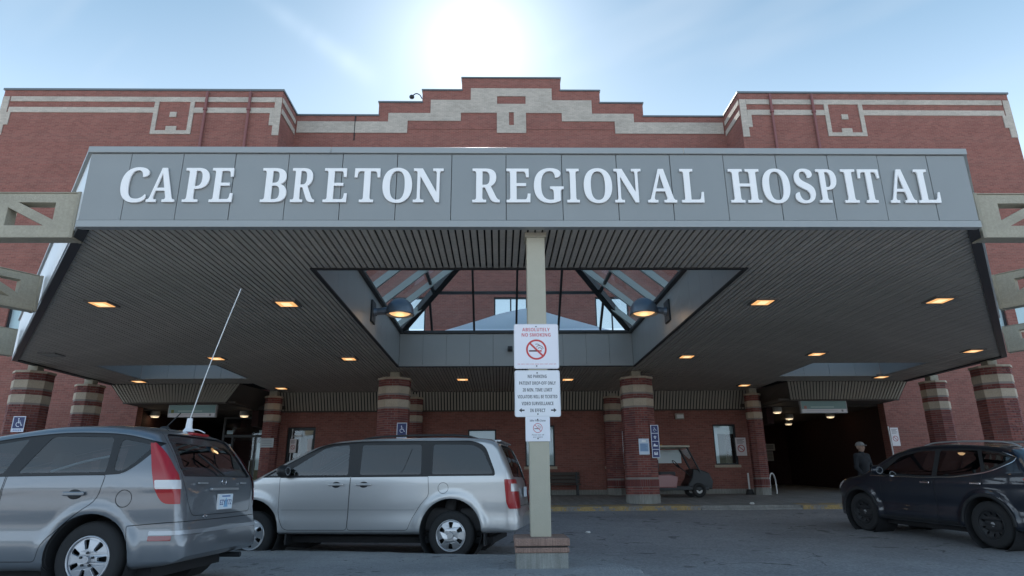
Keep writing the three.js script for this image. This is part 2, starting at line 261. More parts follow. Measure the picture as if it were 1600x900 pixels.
for (const s of [-1, 1]) {   // the two wings that stand a little forward, turned a degree outwards
  const mx = (x) => CX + s * x, X0 = 9.83, X1 = s < 0 ? 21.6 : 21.72, T = 17.28;
  const bx = (a, b, y0, y1, z0, z1) => box(Math.min(mx(a), mx(b)), Math.max(mx(a), mx(b)), y0, y1, z0, z1);
  // front wall with the portal and a few windows cut out
  const port = [9.95, 13.85, .3, 3.9], sh = poly([[mx(X0), port[3]], [mx(X0), T], [mx(X1), T], [mx(X1), .3], [mx(port[1]), .3], [mx(port[1]), port[3]]]);
  const wins = [[18.6, 19.35], [19.75, 20.6]].map(([a, b]) => [a, b, 6.7, 8.0]);
  for (const [a, b, c, d] of wins) sh.holes.push(poly([[mx(a), c], [mx(a), d], [mx(b), d], [mx(b), c]]));
  partW(hosp, 'wall', metric(extrude(sh, .4).translate(0, 0, -WD - .4)), M.brick);
  for (const [a, b, c, d] of wins) {
    const w = partW(hosp, 'window', metric(merge([bx(a, a + .06, c, d, -WD - .14, -WD - .07), bx(b - .06, b, c, d, -WD - .14, -WD - .07), bx(a + .06, b - .06, d - .06, d, -WD - .14, -WD - .07), bx(a + .06, b - .06, c, c + .06, -WD - .14, -WD - .07)])), M.darkMetal);
    const p = shadows(new THREE.Mesh(bx(a + .06, b - .06, c + .06, d - .06, -WD - .11, -WD - .10).translate(-hosp.position.x, -hosp.position.y, -hosp.position.z), M.glass)); p.name = 'pane'; w.add(p);
    const bl = shadows(new THREE.Mesh(bx(a, b, c, d, -WD - .22, -WD - .2).translate(-hosp.position.x, -hosp.position.y, -hosp.position.z), M.blind)); bl.name = 'blind'; w.add(bl);
    partW(hosp, 'sill', metric(bx(a - .05, b + .05, c - .1, c - .002, -WD - .15, -WD + .05)), M.stone);
  }
  partW(hosp, 'wall', metric(bx(X0, X0 + .38, 4.2, T, -WD - 16, -WD - .402)), M.brick);
  partW(hosp, 'wall', metric(bx(X1 - .38, X1, .3, T, -WD - 16, -WD - .402)), M.brick);
  partW(hosp, 'wall', metric(bx(X0 + .39, X1 - .39, .3, T, -WD - 16, -WD - 15.6)), M.brick);
  partW(hosp, 'roof', bx(X0 + .39, X1 - .39, 16.4, 16.6, -WD - 15.59, -WD - .41), M.coping);
  // copings
  partW(hosp, 'coping', bx(X0 - .05, X1 + .05, T + .002, T + .09, -WD - .45, -WD + .05), M.coping);
  partW(hosp, 'coping', bx(X0 - .05, X0 + .43, T + .003, T + .09, -WD - 16, -WD - .452), M.coping);
  partW(hosp, 'coping', bx(X1 - .43, X1 + .05, T + .003, T + .09, -WD - 16, -WD - .452), M.coping);
  // two cream bands, interrupted by the badge frame; they turn down at both ends
  const z0 = -WD - .03, z1 = -WD + .035, c1 = [16.74, 16.97], c2 = [16.21, 16.46], f0 = 13.50, f1 = 15.18;
  partW(hosp, 'stone_band', metric(bx(X0 + .30, X1 - .35, c1[0], c1[1], z0, z1)), M.creamBrick);
  partW(hosp, 'stone_band', metric(bx(X0 + .30, f0, c2[0], c2[1], z0, z1)), M.creamBrick);
  partW(hosp, 'stone_band', metric(bx(f1, X1 - .35, c2[0], c2[1], z0, z1)), M.creamBrick);
  for (const [e, dir] of [[X0, 1], [X1, -1]]) {
    const q = (a) => e + dir * a;
    partW(hosp, 'stone_band', metric(bx(q(.01), q(.29), 15.15, 16.97, z0, z1)), M.creamBrick);
    partW(hosp, 'stone_band', metric(bx(q(.292), q(.46), 15.62, 16.209, z0, z1)), M.creamBrick);
  }
  // band carried round the inner return
  partW(hosp, 'stone_band', metric(bx(X0 - .035, X0 + .03, c1[0], c1[1], -CD + .1, z0 - .002)), M.creamBrick);
  partW(hosp, 'stone_band', metric(bx(X0 - .035, X0 + .03, c2[0], c2[1], -CD + .1, z0 - .002)), M.creamBrick);
  // square badge frame with its two small blocks
  partW(hosp, 'badge_frame', metric(bx(f0 + .002, f0 + .18, 15.19, 16.735, z0, z1 + .01)), M.creamBrick);
  partW(hosp, 'badge_frame', metric(bx(f1 - .18, f1 - .002, 15.19, 16.735, z0, z1 + .01)), M.creamBrick);
  partW(hosp, 'badge_frame', metric(bx(f0 + .182, f1 - .182, 15.19, 15.36, z0, z1 + .01)), M.creamBrick);
  const fm = (f0 + f1) / 2;
  partW(hosp, 'badge_block', metric(bx(fm - .22, fm + .22, 15.362, 15.56, z0, z1 + .01)), M.creamBrick);
  partW(hosp, 'badge_block', metric(bx(fm - .14, fm + .14, 16.0, 16.24, z0, z1 + .01)), M.creamBrick);
  // two downpipes with clamps
  M.pipe = M.pipe ?? std([.22, .085, .08], .55);
  for (const x of [11.18, 13.0]) {
    const d = partW(hosp, 'downpipe', tube(V(mx(x), 5.5, -WD + .09), V(mx(x), 17.2, -WD + .09), .055), M.pipe);
    for (const y of [16.3, 14.2, 12]) { const c = shadows(new THREE.Mesh(tube(V(mx(x), y, -WD + .09), V(mx(x), y + .09, -WD + .09), .085).translate(-hosp.position.x, -hosp.position.y, -hosp.position.z), M.pipe)); c.name = 'clamp'; d.add(c); }
  }
  // the covered passage behind the portal: ceiling, inner wall, back wall
  partW(hosp, 'ceiling', bx(8.6, 14.7, 3.82, 3.95, -33, -WD - .41), M.brown);
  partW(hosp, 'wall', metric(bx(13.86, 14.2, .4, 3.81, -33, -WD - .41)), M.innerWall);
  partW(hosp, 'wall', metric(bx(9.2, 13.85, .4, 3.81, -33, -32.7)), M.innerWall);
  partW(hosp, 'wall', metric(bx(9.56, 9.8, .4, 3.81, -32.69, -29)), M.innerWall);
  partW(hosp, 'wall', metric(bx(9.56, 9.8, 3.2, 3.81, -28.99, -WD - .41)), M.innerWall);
}
// low entrance wall in the middle, its windows and doors
{
  const A = -9.0 + CX, B = 9.05 + CX, s = poly([[A, .3], [A, 4.41], [B, 4.41], [B, .3]]);
  const wins = [[8.06, 8.92, 1.72, 3.2], [-1.20, -.14, 1.70, 3.06], [.95, 2.06, 1.70, 3.20], [3.96, 4.72, 1.70, 3.02]];
  for (const [a, b, c, d] of wins) s.holes.push(poly([[a, c], [a, d], [b, d], [b, c]]));
  s.holes.push(poly([[-7.95, .32], [-7.95, 3.18], [-6.9, 3.18], [-6.9, .32]]));
  partW(hosp, 'wall', metric(extrude(s, .3).translate(0, 0, -LD - .3)), M.brick);
  wins.forEach(([a, b, c, d], k) => {
    const w = partW(hosp, 'window', merge([box(a, a + .05, c, d, -LD - .14, -LD - .05), box(b - .05, b, c, d, -LD - .14, -LD - .05), box(a + .05, b - .05, d - .05, d, -LD - .14, -LD - .05), box(a + .05, b - .05, c, c + .05, -LD - .14, -LD - .05)]), M.darkMetal);
    const add = (n, g, m) => { const p = shadows(new THREE.Mesh(g.translate(-hosp.position.x, -hosp.position.y, -hosp.position.z), m)); p.name = n; w.add(p); };
    add('pane', box(a + .05, b - .05, c + .05, d - .05, -LD - .11, -LD - .10), M.glass);
    if (k === 0) { add('blind', box(a + .05, a + .20, c + .05, d - .06, -LD - .15, -LD - .145), M.white); add('blind', box(a + .2, b - .05, d - .35, d - .06, -LD - .16, -LD - .15), M.blind); }
    else add('blind', box(a + .01, b - .01, c + .01, d - .01, -LD - .17, -LD - .16), M.white);
    partW(hosp, 'sill', metric(box(a - .06, b + .06, c - .1, c - .002, -LD - .12, -LD + .05)), M.stone);
  });
  const dr = partW(hosp, 'door', merge([box(-7.94, -7.86, .66, 3.17, -LD - .16, -LD - .06), box(-6.99, -6.91, .66, 3.17, -LD - .16, -LD - .06), box(-7.86, -6.99, 3.07, 3.17, -LD - .16, -LD - .06), box(-7.86, -6.99, .66, .9, -LD - .15, -LD - .07), box(-7.86, -6.99, 1.6, 1.7, -LD - .15, -LD - .07)]), M.darkMetal);
  const addD = (n, g, m) => { const p = shadows(new THREE.Mesh(g.translate(-hosp.position.x, -hosp.position.y, -hosp.position.z), m)); p.name = n; dr.add(p); };
  addD('pane', box(-7.86, -6.99, .9, 3.07, -LD - .125, -LD - .115), M.glass);
  addD('handle', tube(V(-7.76, 1.3, -LD + .0), V(-7.76, 3.12, -LD - .02), .022), M.tin);
  addD('notice', box(-7.18, -7.02, 2.3, 2.75, -LD - .066, -LD - .06), M.white);
  addD('notice', box(-7.72, -7.42, 2.83, 2.9, -LD - .066, -LD - .06), M.tin);
  // rooms behind the wall, so that the panes look into dark rooms
  partW(hosp, 'interior_wall', box(A + .4, B - .4, .6, 4.4, -LD - 2.2, -LD - 2.1), M.dark);
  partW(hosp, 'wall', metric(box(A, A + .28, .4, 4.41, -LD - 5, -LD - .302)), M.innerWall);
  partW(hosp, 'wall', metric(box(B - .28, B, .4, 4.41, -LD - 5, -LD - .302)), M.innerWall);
  partW(hosp, 'plinth', metric(box(A - .02, B + .02, .4, .86, -LD - .1, -LD + .04)), M.concrete);
  partW(hosp, 'floor', box(A, B, .5, .64, -33, -LD - .31), M.dark);
}

// ---------------------------------------------------------------- the entrance canopy
const SY = 4.42, TY = 5.54, FZ = -7.97, KX = .47;            // soffit height, fascia top, front plane, centre line
const HF = 6.09, HB = 13.73, SZ = -17.45, BZ = -21.95;       // half widths at the front and back, where the splay ends, back edge over the portals
const sk = { x0: -2.975, x1: 3.965, z0: -9.80, z1: -18.74 }; // opening under the glass roof
const wells = [[-11.62, -8.2, -18.45, -20.85], [9.2, 12.6, -18.45, -20.85]];
const can = thing('entrance_canopy', 'wide grey metal entrance canopy with slatted soffit and glass skylight', 'canopy', [KX, SY, -15]);
const sideX = (z) => z > FZ ? HF : z > SZ ? HF + (HB - HF) * (FZ - z) / (FZ - SZ) : HB;
{
  // fascia panels with open joints
  const seams = [-HF + KX + .012, -5.05, -4.34, -3.63, -2.90, -2.16, -1.41, -.66, .09, .86, 1.62, 2.37, 3.12, 3.86, 4.59, 5.30, 6.0, HF + KX - .012];
  for (let i = 0; i < seams.length - 1; i++) partW(can, 'fascia_panel', metric(rbox(seams[i] + .004, seams[i + 1] - .004, SY + .072, TY - .062, FZ - .05, FZ + .004 * ((i * 7) % 3 - 1) * .5, .004), 1, i * .37, i * .23), i % 3 ? M.fascia : M.fascia2);
  partW(can, 'fascia_backing', box(-HF + KX + .01, HF + KX - .01, SY + .03, TY - .04, FZ - .09, FZ - .055), M.black);
  partW(can, 'bottom_trim', metric(rbox(-HF + KX, HF + KX, SY - .03, SY + .066, FZ - .10, FZ + .012, .006)), M.fasciaTrim);
  for (const [a, b] of [[-HF - .02, -2.8], [-2.796, 2.1], [2.104, HF + .02]]) partW(can, 'cap_trim', metric(rbox(a + KX, b + KX, TY - .056, TY + .035, FZ - .24, FZ + .03, .008)), M.fasciaTrim);
  // splayed side fascias and the short straight returns
  for (const s of [-1, 1]) {
    const a = V(KX + s * HF, 0, FZ - .06), b = V(KX + s * HB, 0, SZ), N = 14;
    for (let i = 0; i < N; i++) {
      const p = a.clone().lerp(b, (i + .006) / N), q = a.clone().lerp(b, (i + .994) / N);
      p.y = q.y = (SY + TY) / 2 + .02; partW(can, 'side_panel', bar(p, q, .03, TY - SY - .08), M.sideMetal);
    }
    const lo = a.clone().setY(SY + .0), hi = b.clone().setY(SY + .0), inw = V(-s * .78, 0, -.62).multiplyScalar(.06);
    partW(can, 'edge_trim', bar(lo.clone().add(inw), hi.clone().add(inw), .13, .06), M.darkMetal);
    partW(can, 'cap_trim', bar(a.clone().setY(TY), b.clone().setY(TY), .12, .07), M.fasciaTrim);
    partW(can, 'side_panel', box(KX + s * HB - .02, KX + s * HB + .02, SY, TY, BZ, SZ - .02), M.sideMetal);
    partW(can, 'edge_trim', box(KX + s * (HB - .12) - .1, KX + s * (HB - .12) + .1, SY - .03, SY + .03, BZ, SZ - .03), M.black);
  }
  // roof deck and soffit backing with the openings left out
  const plan = [[-HF + KX + .05, -FZ + .11], [HF + KX - .05, -FZ + .11], [HB + KX - .06, -SZ + .02], [HB + KX - .06, 23.9], [-HB + KX + .06, 23.9], [-HB + KX + .06, -SZ + .02]];
  const hole = (x0, x1, z0, z1) => poly([[x0, -z0], [x0, -z1], [x1, -z1], [x1, -z0]]);
  const sheet = (y, h, g) => { const s = poly(plan); s.holes.push(hole(sk.x0 - g, sk.x1 + g, sk.z0 + g, sk.z1 - g)); for (const w of wells) s.holes.push(hole(w[0] - g, w[1] + g, w[2] + g, w[3] - g)); const e = extrude(s, h); e.rotateX(-Math.PI / 2); e.scale(1, 1, 1); return e.translate(0, y, 0); };
  partW(can, 'soffit_backing', sheet(SY + .075, .04, 0.004), M.black);
  partW(can, 'roof_deck', sheet(TY - .16, .1, .09), M.coping);
  const mid = [[-9.0 + CX, 23.85], [9.05 + CX, 23.85], [9.05 + CX, 25.8], [-9.0 + CX, 25.8]];
  partW(can, 'roof_deck', extrude(mid, .1).rotateX(-Math.PI / 2).translate(0, TY - .30, 0), M.coping);
  // slats of the soffit: 0.1 m pitch, running front to back and broken by the openings
  const list = [], pitch = .1;
  for (let k = 0; k * pitch < 2 * HB - .3; k++) {
    const x = -HB + .2 + k * pitch + KX, ax = Math.abs(x - KX);
    let front = ax < HF - .06 ? FZ - .105 : FZ - .06 - (ax - HF + .33) * (FZ - SZ) / (HB - HF) * 1;
    if (ax >= HF - .06) front = Math.min(FZ - .105, FZ - (ax + .19 - HF) * (FZ - SZ) / (HB - HF));
    const back = x > -9.0 + CX && x < 9.05 + CX ? -24.18 : BZ + .02, cuts = [];
    if (x > sk.x0 - .05 && x < sk.x1 + .05) cuts.push([sk.z0 + .02, sk.z1 - .02]);
    for (const w of wells) if (x > w[0] - .05 && x < w[1] + .05) cuts.push([w[2] + .02, w[3] - .02]);
    let z = front; for (const [a, b] of cuts) { if (z - a > .08) list.push([x, z, a, k]); z = b; }
    if (z - back > .1) list.push([x, z, back, k]);
  }
  const seen = (q) => (q[1] - q[2]) / Math.pow(-q[1], 1.2); list.sort((a, b) => seen(b) - seen(a));
  const cache = {}, rest = [];
  const slatGeo = (L) => cache[L] ??= metric(extrude([[-.037, .03], [-.037, .004], [-.033, 0], [.033, 0], [.037, .004], [.037, .03]], L / 100).translate(0, 0, -L / 200));
  list.forEach(([x, a, b, k], i) => {
    const L = Math.round((a - b) * 100), g = slatGeo(L), y = SY + .0015 * ((k * 7) % 5 - 2);
    if (i < 298) { const m = part(can, 'soffit_slat', g, k % 4 ? M.slat : M.slat2); m.position.set(x - KX, y - SY, (a + b) / 2 + 15); }
    else rest.push(g.clone().translate(x, y, (a + b) / 2));
  });
  if (rest.length) partW(can, 'soffit_slats', merge(rest), M.slat).userData.kind = 'stuff';

  // upstand round the glass roof: panels on four sides
  const upTop = SY + 1.03, pan = (n, f, t = .0) => { for (let i = 0; i < n; i++) f(i / n, (i + 1) / n); };
  const nS = 12, nB = 10;
  for (const [x, s] of [[sk.x0, -1], [sk.x1, 1]]) pan(nS, (a, b) => { const z = (t) => sk.z0 + (sk.z1 - sk.z0) * t; partW(can, 'upstand_panel', metric(rbox(Math.min(x, x + s * .04), Math.max(x, x + s * .04), SY + .006, upTop - .05, z(b) + .003, z(a) - .003, .003)), M.fascia); });
  for (const [z, s] of [[sk.z1, -1], [sk.z0, 1]]) pan(nB, (a, b) => { const x = (t) => sk.x0 + .0 + (sk.x1 - sk.x0) * t; partW(can, 'upstand_panel', metric(rbox(x(a) + .003, x(b) - .003, SY + .006, upTop - .05, Math.min(z, z + s * .04), Math.max(z, z + s * .04), .003)), M.fascia2); });
  partW(can, 'upstand_backing', merge([box(sk.x0 - .085, sk.x0 - .045, SY + .02, upTop - .052, sk.z1 - .085, sk.z0 + .085), box(sk.x1 + .045, sk.x1 + .085, SY + .02, upTop - .052, sk.z1 - .085, sk.z0 + .085), box(sk.x0 - .044, sk.x1 + .044, SY + .02, upTop - .052, sk.z1 - .085, sk.z1 - .045), box(sk.x0 - .044, sk.x1 + .044, SY + .02, upTop - .052, sk.z0 + .045, sk.z0 + .085)]), M.darkMetal);
  // edge angle round the opening
  partW(can, 'opening_trim', merge([box(sk.x0 - .06, sk.x0 + .012, SY - .02, SY + .004, sk.z1 - .06, sk.z0 + .06), box(sk.x1 - .012, sk.x1 + .06, SY - .02, SY + .004, sk.z1 - .06, sk.z0 + .06), box(sk.x0 + .013, sk.x1 - .013, SY - .02, SY + .004, sk.z1 - .06, sk.z1 + .012), box(sk.x0 + .013, sk.x1 - .013, SY - .02, SY + .004, sk.z0 - .012, sk.z0 + .06)]), M.black);

  // hipped glass roof
  const gl = new THREE.Group(); gl.name = 'skylight'; can.add(gl); gl.userData.base = can.position;
  const b0 = upTop + .02, slope = .82, hw = (sk.x1 - sk.x0) / 2, xc = (sk.x0 + sk.x1) / 2, run = hw, top = b0 + slope * run;
  const add = (n, g, m) => partW(gl, n, g, m);
  add('sill', merge([box(sk.x0 - .1, sk.x0 + .1, upTop - .045, upTop + .03, sk.z1 - .1, sk.z0 + .1), box(sk.x1 - .1, sk.x1 + .1, upTop - .045, upTop + .03, sk.z1 - .1, sk.z0 + .1), box(sk.x0 + .101, sk.x1 - .101, upTop - .045, upTop + .03, sk.z1 - .1, sk.z1 + .1), box(sk.x0 + .101, sk.x1 - .101, upTop - .045, upTop + .03, sk.z0 - .1, sk.z0 + .1)]), M.darkMetal);
  const zr0 = sk.z0 - run, zr1 = sk.z1 + run;
  for (const s of [-1, 1]) for (const [zb, zr] of [[sk.z0, zr0], [sk.z1, zr1]]) add('hip_rafter', bar(V(xc + s * hw, b0, zb), V(xc, top, zr), .20, .18), M.darkMetal);
  add('ridge', bar(V(xc, top, zr0), V(xc, top, zr1), .14, .14), M.darkMetal);
  // end slopes (rear and front): mullions, purlins and panes
  const endX = [-2.52, -1.26, 0, 1.26, 2.52], purl = [1.08, 2.2];
  for (const [zb, dir] of [[sk.z1, 1], [sk.z0, -1]]) {
    const P = (x, r, o = 0) => V(xc + x, b0 + slope * r + o, zb + dir * r);
    for (const x of endX) add('mullion', bar(P(x, .05), P(x, hw - Math.abs(x) - .02), .06, .1), M.black);
    for (const r of purl) add('purlin', bar(P(-(hw - r), r), P(hw - r, r), .075, .075), M.darkMetal);
    const rows = [[.02, purl[0]], [purl[0], purl[1]], [purl[1], hw]], xs = [-hw, ...endX, hw];
    for (const [r0, r1] of rows) for (let i = 0; i < xs.length - 1; i++) {
      // clip the cell to the triangle |x| < hw - r
      let c = [[xs[i], r0], [xs[i + 1], r0], [xs[i + 1], r1], [xs[i], r1]];
      for (const s of [-1, 1]) { const ins = (q) => s * q[0] + q[1] <= hw + 1e-9, o = []; for (let k = 0; k < c.length; k++) { const a = c[k], b = c[(k + 1) % c.length], ia = ins(a), ib = ins(b); if (ia) o.push(a); if (ia !== ib) { const fa = s * a[0] + a[1] - hw, fb2 = s * b[0] + b[1] - hw, t = fa / (fa - fb2); o.push([a[0] + (b[0] - a[0]) * t, a[1] + (b[1] - a[1]) * t]); } } c = o; if (!c.length) break; }
      if (c.length < 3) continue;
      const pos = []; for (let k = 1; k < c.length - 1; k++) for (const q of [c[0], c[k], c[k + 1]]) { const w = P(q[0], q[1], .06); pos.push(w.x, w.y, w.z); }
      const g = new THREE.BufferGeometry(); g.setAttribute('position', new THREE.Float32BufferAttribute(pos, 3)); g.computeVertexNormals(); add('pane', g, M.dirtyGlass);
    }
  }
  // long slopes (left and right)
  M.rafter = std([.33, .37, .36], .5, .2);
  const Lz = sk.z0 - sk.z1, sz = []; for (let z = sk.z0 - Lz / 2 - 3.78; z < sk.z0 - .5; z += 1.26) sz.push(z); sz.sort((a, b) => b - a);
  for (const s of [-1, 1]) {
    const lim = (z) => Math.min(run, sk.z0 - z, z - sk.z1), P = (z, r, o = 0) => V(xc + s * (hw - r), b0 + slope * r + o, z);
    for (const z of sz) add('rafter', bar(P(z, .05), P(z, lim(z) - .02), .08, .16), M.rafter);
    for (const r of purl) add('purlin', bar(P(sk.z0 - r, r), P(sk.z1 + r, r), .075, .075), M.darkMetal);
    const zs = [sk.z0, ...sz, sk.z1];
    for (let i = 0; i < zs.length - 1; i++) for (const [r0, r1] of [[.02, purl[0]], [purl[0], purl[1]], [purl[1], run]]) {
      let c = [[zs[i], r0], [zs[i + 1], r0], [zs[i + 1], r1], [zs[i], r1]];
      for (const f of [(q) => sk.z0 - q[0] - q[1], (q) => q[0] - sk.z1 - q[1]]) { const o = []; for (let k = 0; k < c.length; k++) { const a = c[k], b = c[(k + 1) % c.length], fa = f(a), f2 = f(b); if (fa >= -1e-9) o.push(a); if ((fa >= -1e-9) !== (f2 >= -1e-9)) { const t = fa / (fa - f2); o.push([a[0] + (b[0] - a[0]) * t, a[1] + (b[1] - a[1]) * t]); } } c = o; if (!c.length) break; }
      if (c.length < 3) continue;
      const pos = []; for (let k = 1; k < c.length - 1; k++) for (const q of [c[0], c[k], c[k + 1]]) { const w = P(q[0], q[1], .09); pos.push(w.x, w.y, w.z); }
      const g = new THREE.BufferGeometry(); g.setAttribute('position', new THREE.Float32BufferAttribute(pos, 3)); g.computeVertexNormals(); add('pane', g, M.dirtyGlass);
    }
  }
  // the two smaller open wells near the portals
  for (const [x0, x1, z0, z1] of wells) {
    partW(can, 'well_panel', box(x0 - .03, x0, SY + .004, TY + .1, z1, z0), M.fascia); partW(can, 'well_panel', box(x1, x1 + .03, SY + .004, TY + .1, z1, z0), M.fascia);
    const n = 4; for (let i = 0; i < n; i++) partW(can, 'well_panel', metric(rbox(x0 + (x1 - x0) * i / n + .003, x0 + (x1 - x0) * (i + 1) / n - .003, SY + .004, TY + .1, z1 - .03, z1, .003)), M.fasciaTrim);
    partW(can, 'well_panel', box(x0, x1, SY + .004, TY + .1, z0, z0 + .03), M.fascia);
  }
  // sloping slatted valances that drop from the soffit to the walls
  const valance = (x0, x1, zt, yb, zb, in0, in1) => {
    const n = Math.round((x1 - x0) / .115);
    partW(can, 'valance_backing', bar(V((x0 + in0 + x1 - in1) / 2, (SY + yb) / 2 + .03, 0), V((x0 + in0 + x1 - in1) / 2, (SY + yb) / 2 + .031, .001), .001, .001), M.black);
    const pos = [[x0, SY + .03, zt - .05], [x1, SY + .03, zt - .05], [x1 - in1, yb, zb - .05], [x0 + in0, yb, zb - .05]], g = new THREE.BufferGeometry();
    g.setAttribute('position', new THREE.Float32BufferAttribute([0, 3, 2, 0, 2, 1].flatMap((i) => pos[i]), 3)); g.computeVertexNormals(); partW(can, 'valance_backing', g, M.black);
    for (let i = 0; i < n; i++) { const t = (i + .5) / n; partW(can, 'valance_slat', bar(V(x0 + (x1 - x0) * t, SY - .005, zt), V(x0 + in0 + (x1 - x0 - in0 - in1) * t, yb, zb), .07, .03), M.trimSlat); }
    partW(can, 'valance_trim', box(x0 + in0, x1 - in1, yb - .05, yb - .005, zb - .06, zb + .03), M.brown);
  };
  valance(-8.55 + 0, 9.55, -24.18, 3.77, -24.52, 0, 0);
  valance(-13.2, -8.85, -21.98, 3.86, -22.45, .25, .6);
  valance(9.95, 14.15, -21.98, 3.86, -22.45, .25, .1);
  // solid cheeks and ceiling between the forward valances and the wall
  const quad = (a, b, c, d) => { const g = new THREE.BufferGeometry(); g.setAttribute('position', new THREE.Float32BufferAttribute([a, b, c, a, c, d].flatMap((v) => [v.x, v.y, v.z]), 3)); g.computeVertexNormals(); return g; };
  for (const [xa, xb, xw, xc2] of [[-8.85, -9.45, -8.52, -9.1], [9.95, 10.2, 9.55, 9.75]]) partW(can, 'valance_cheek', quad(V(xa, SY, -21.98), V(xw, SY, -24.2), V(xc2, 3.77, -24.6), V(xb, 3.83, -22.47)), M.brown);
  partW(can, 'valance_cheek', quad(V(-13.22, SY, -21.98), V(-13.3, SY, -24), V(-13.0, 3.83, -24), V(-12.95, 3.83, -22.47)), M.brown);
  partW(can, 'valance_cheek', quad(V(14.17, SY, -21.98), V(14.3, SY, -24), V(14.1, 3.83, -24), V(14.05, 3.83, -22.47)), M.brown);
  for (const [a, b] of [[-13.0, -9.15], [9.8, 14.1]]) partW(can, 'portal_ceiling', box(a, b, 3.84, 3.9, -24.3, -22.5), M.brown);
}
// drifted snow left on the roof behind the skylight
{
  const g = new THREE.PlaneGeometry(7.2, 2.6, 36, 12); g.rotateX(-Math.PI / 2); const p = g.attributes.position;
  for (let i = 0; i < p.count; i++) { const x = p.getX(i) / 3.6, z = p.getZ(i) / 1.3, e = Math.max(0, 1 - Math.abs(x) ** 1.3) * Math.max(0, 1 - z * z); p.setY(i, 1.05 * e * (.85 + .3 * fb(nA, x * 2 + 5, z * 2 + 5, 64, 3)) - .02); }
  g.computeVertexNormals(); g.translate(.9, TY + .02, -20.6);
  solo('snow_drift', g, std([.80, .82, .85], .7), 'thin drift of old snow on the canopy roof behind the skylight', 'snow');
}

// ---------------------------------------------------------------- raised letters on the fascia
{
  const font = await new FontLoader().loadAsync('fonts/droid/droid_serif_bold.typeface.json');
  const sign = thing('letter_sign', 'raised white serif letters reading CAPE BRETON REGIONAL HOSPITAL on the canopy front', 'sign', [KX, 4.74, FZ]);
  const L = [['C', -4.930, 0.355], ['A', -4.551, 0.374], ['P', -4.098, 0.326], ['E', -3.751, 0.305], ['B', -3.052, 0.341], ['R', -2.660, 0.320], ['E', -2.225, 0.318], ['T', -1.802, 0.348], ['O', -1.391, 0.400], ['N', -0.970, 0.405], ['R', -0.184, 0.373], ['E', 0.257, 0.328], ['G', 0.672, 0.406], ['I', 1.004, 0.171], ['O', 1.346, 0.388], ['N', 1.758, 0.373], ['A', 2.220, 0.395], ['L', 2.639, 0.310], ['H', 3.372, 0.426], ['O', 3.806, 0.379], ['S', 4.196, 0.282], ['P', 4.516, 0.271], ['I', 4.828, 0.196], ['T', 5.109, 0.295], ['A', 5.542, 0.360], ['L', 5.908, 0.309]];
  const cap = .505;
  for (const [c, x, w] of L) {
    const g = new TextGeometry(c, { font, size: 1, depth: .022, curveSegments: 10, bevelEnabled: false }); g.computeBoundingBox();
    const b = g.boundingBox, over = 'COGS'.includes(c) ? 1.035 : 1, hy = b.max.y - b.min.y;
    g.translate(-(b.min.x + b.max.x) / 2, -b.min.y, 0); g.scale(w * 1.0 / (b.max.x - b.min.x), cap * over / hy, 1); if (over > 1) g.translate(0, -.009, 0);
    const m = part(sign, 'letter', g, M.letter ??= std([.92, .90, .89], .5)); m.position.set(x - KX, 0, .012); m.userData.label = 'white letter ' + c;
  }
}

// ---------------------------------------------------------------- open concrete beams beside the canopy
function trussShape(len, h = .66) {
  const s = poly([[0, 0], [len, 0], [len, h], [0, h]]), lo = .16, hi = h - .125; let x = .30;
  while (x < len - .3) {
    const w = .66, e = Math.min(len - .1, x + w); if (e - x > .25) {
      s.holes.push(poly([[x, lo + .08], [x, hi], [e - .13, hi]].map(([a, b]) => [a, b])));
      s.holes.push(poly([[x + .11, lo], [e, lo], [e, hi - .07]]));
    } x = e + .17;
  } return s;
}
M.beamDark = M.beam;
function beam(x, y, z, turn, len, label) {
  const t = thing('concrete_beam', label, 'beam', [x, y, z], turn, 'open concrete beams beside the canopy');
  part(t, 'truss', metric(extrude(trussShape(len, .64), .17, .008).translate(0, 0, -.085)), M.beam);
  part(t, 'end_plate', rbox(-.03, .02, -.03, .665, -.12, .12, .008), M.beam);
  part(t, 'bottom_flange', metric(rbox(.03, len, -.022, -.01, -.11, .11, .004)), M.beam);
  part(t, 'top_flange', metric(rbox(.03, len, .65, .662, -.11, .11, .004)), M.beam);
}
const sp = Math.PI;
beam(-5.90, 4.40, -8.42, sp, 7, 'pale open concrete beam at the front left corner of the canopy');
beam(6.86, 4.40, -8.42, 0, 7, 'pale open concrete beam at the front right corner of the canopy');
beam(-8.72, 4.25, -11.70, sp + .95, 7, 'shaded concrete beam halfway along the left side of the canopy');
beam(9.66, 4.25, -11.70, -.95, 7, 'shaded concrete beam halfway along the right side of the canopy');
beam(-12.4, 4.3, -16.2, sp + .95, 7, 'shaded concrete beam at the back left of the canopy');
beam(13.3, 4.3, -16.2, -.95, 7, 'shaded concrete beam at the back right of the canopy');

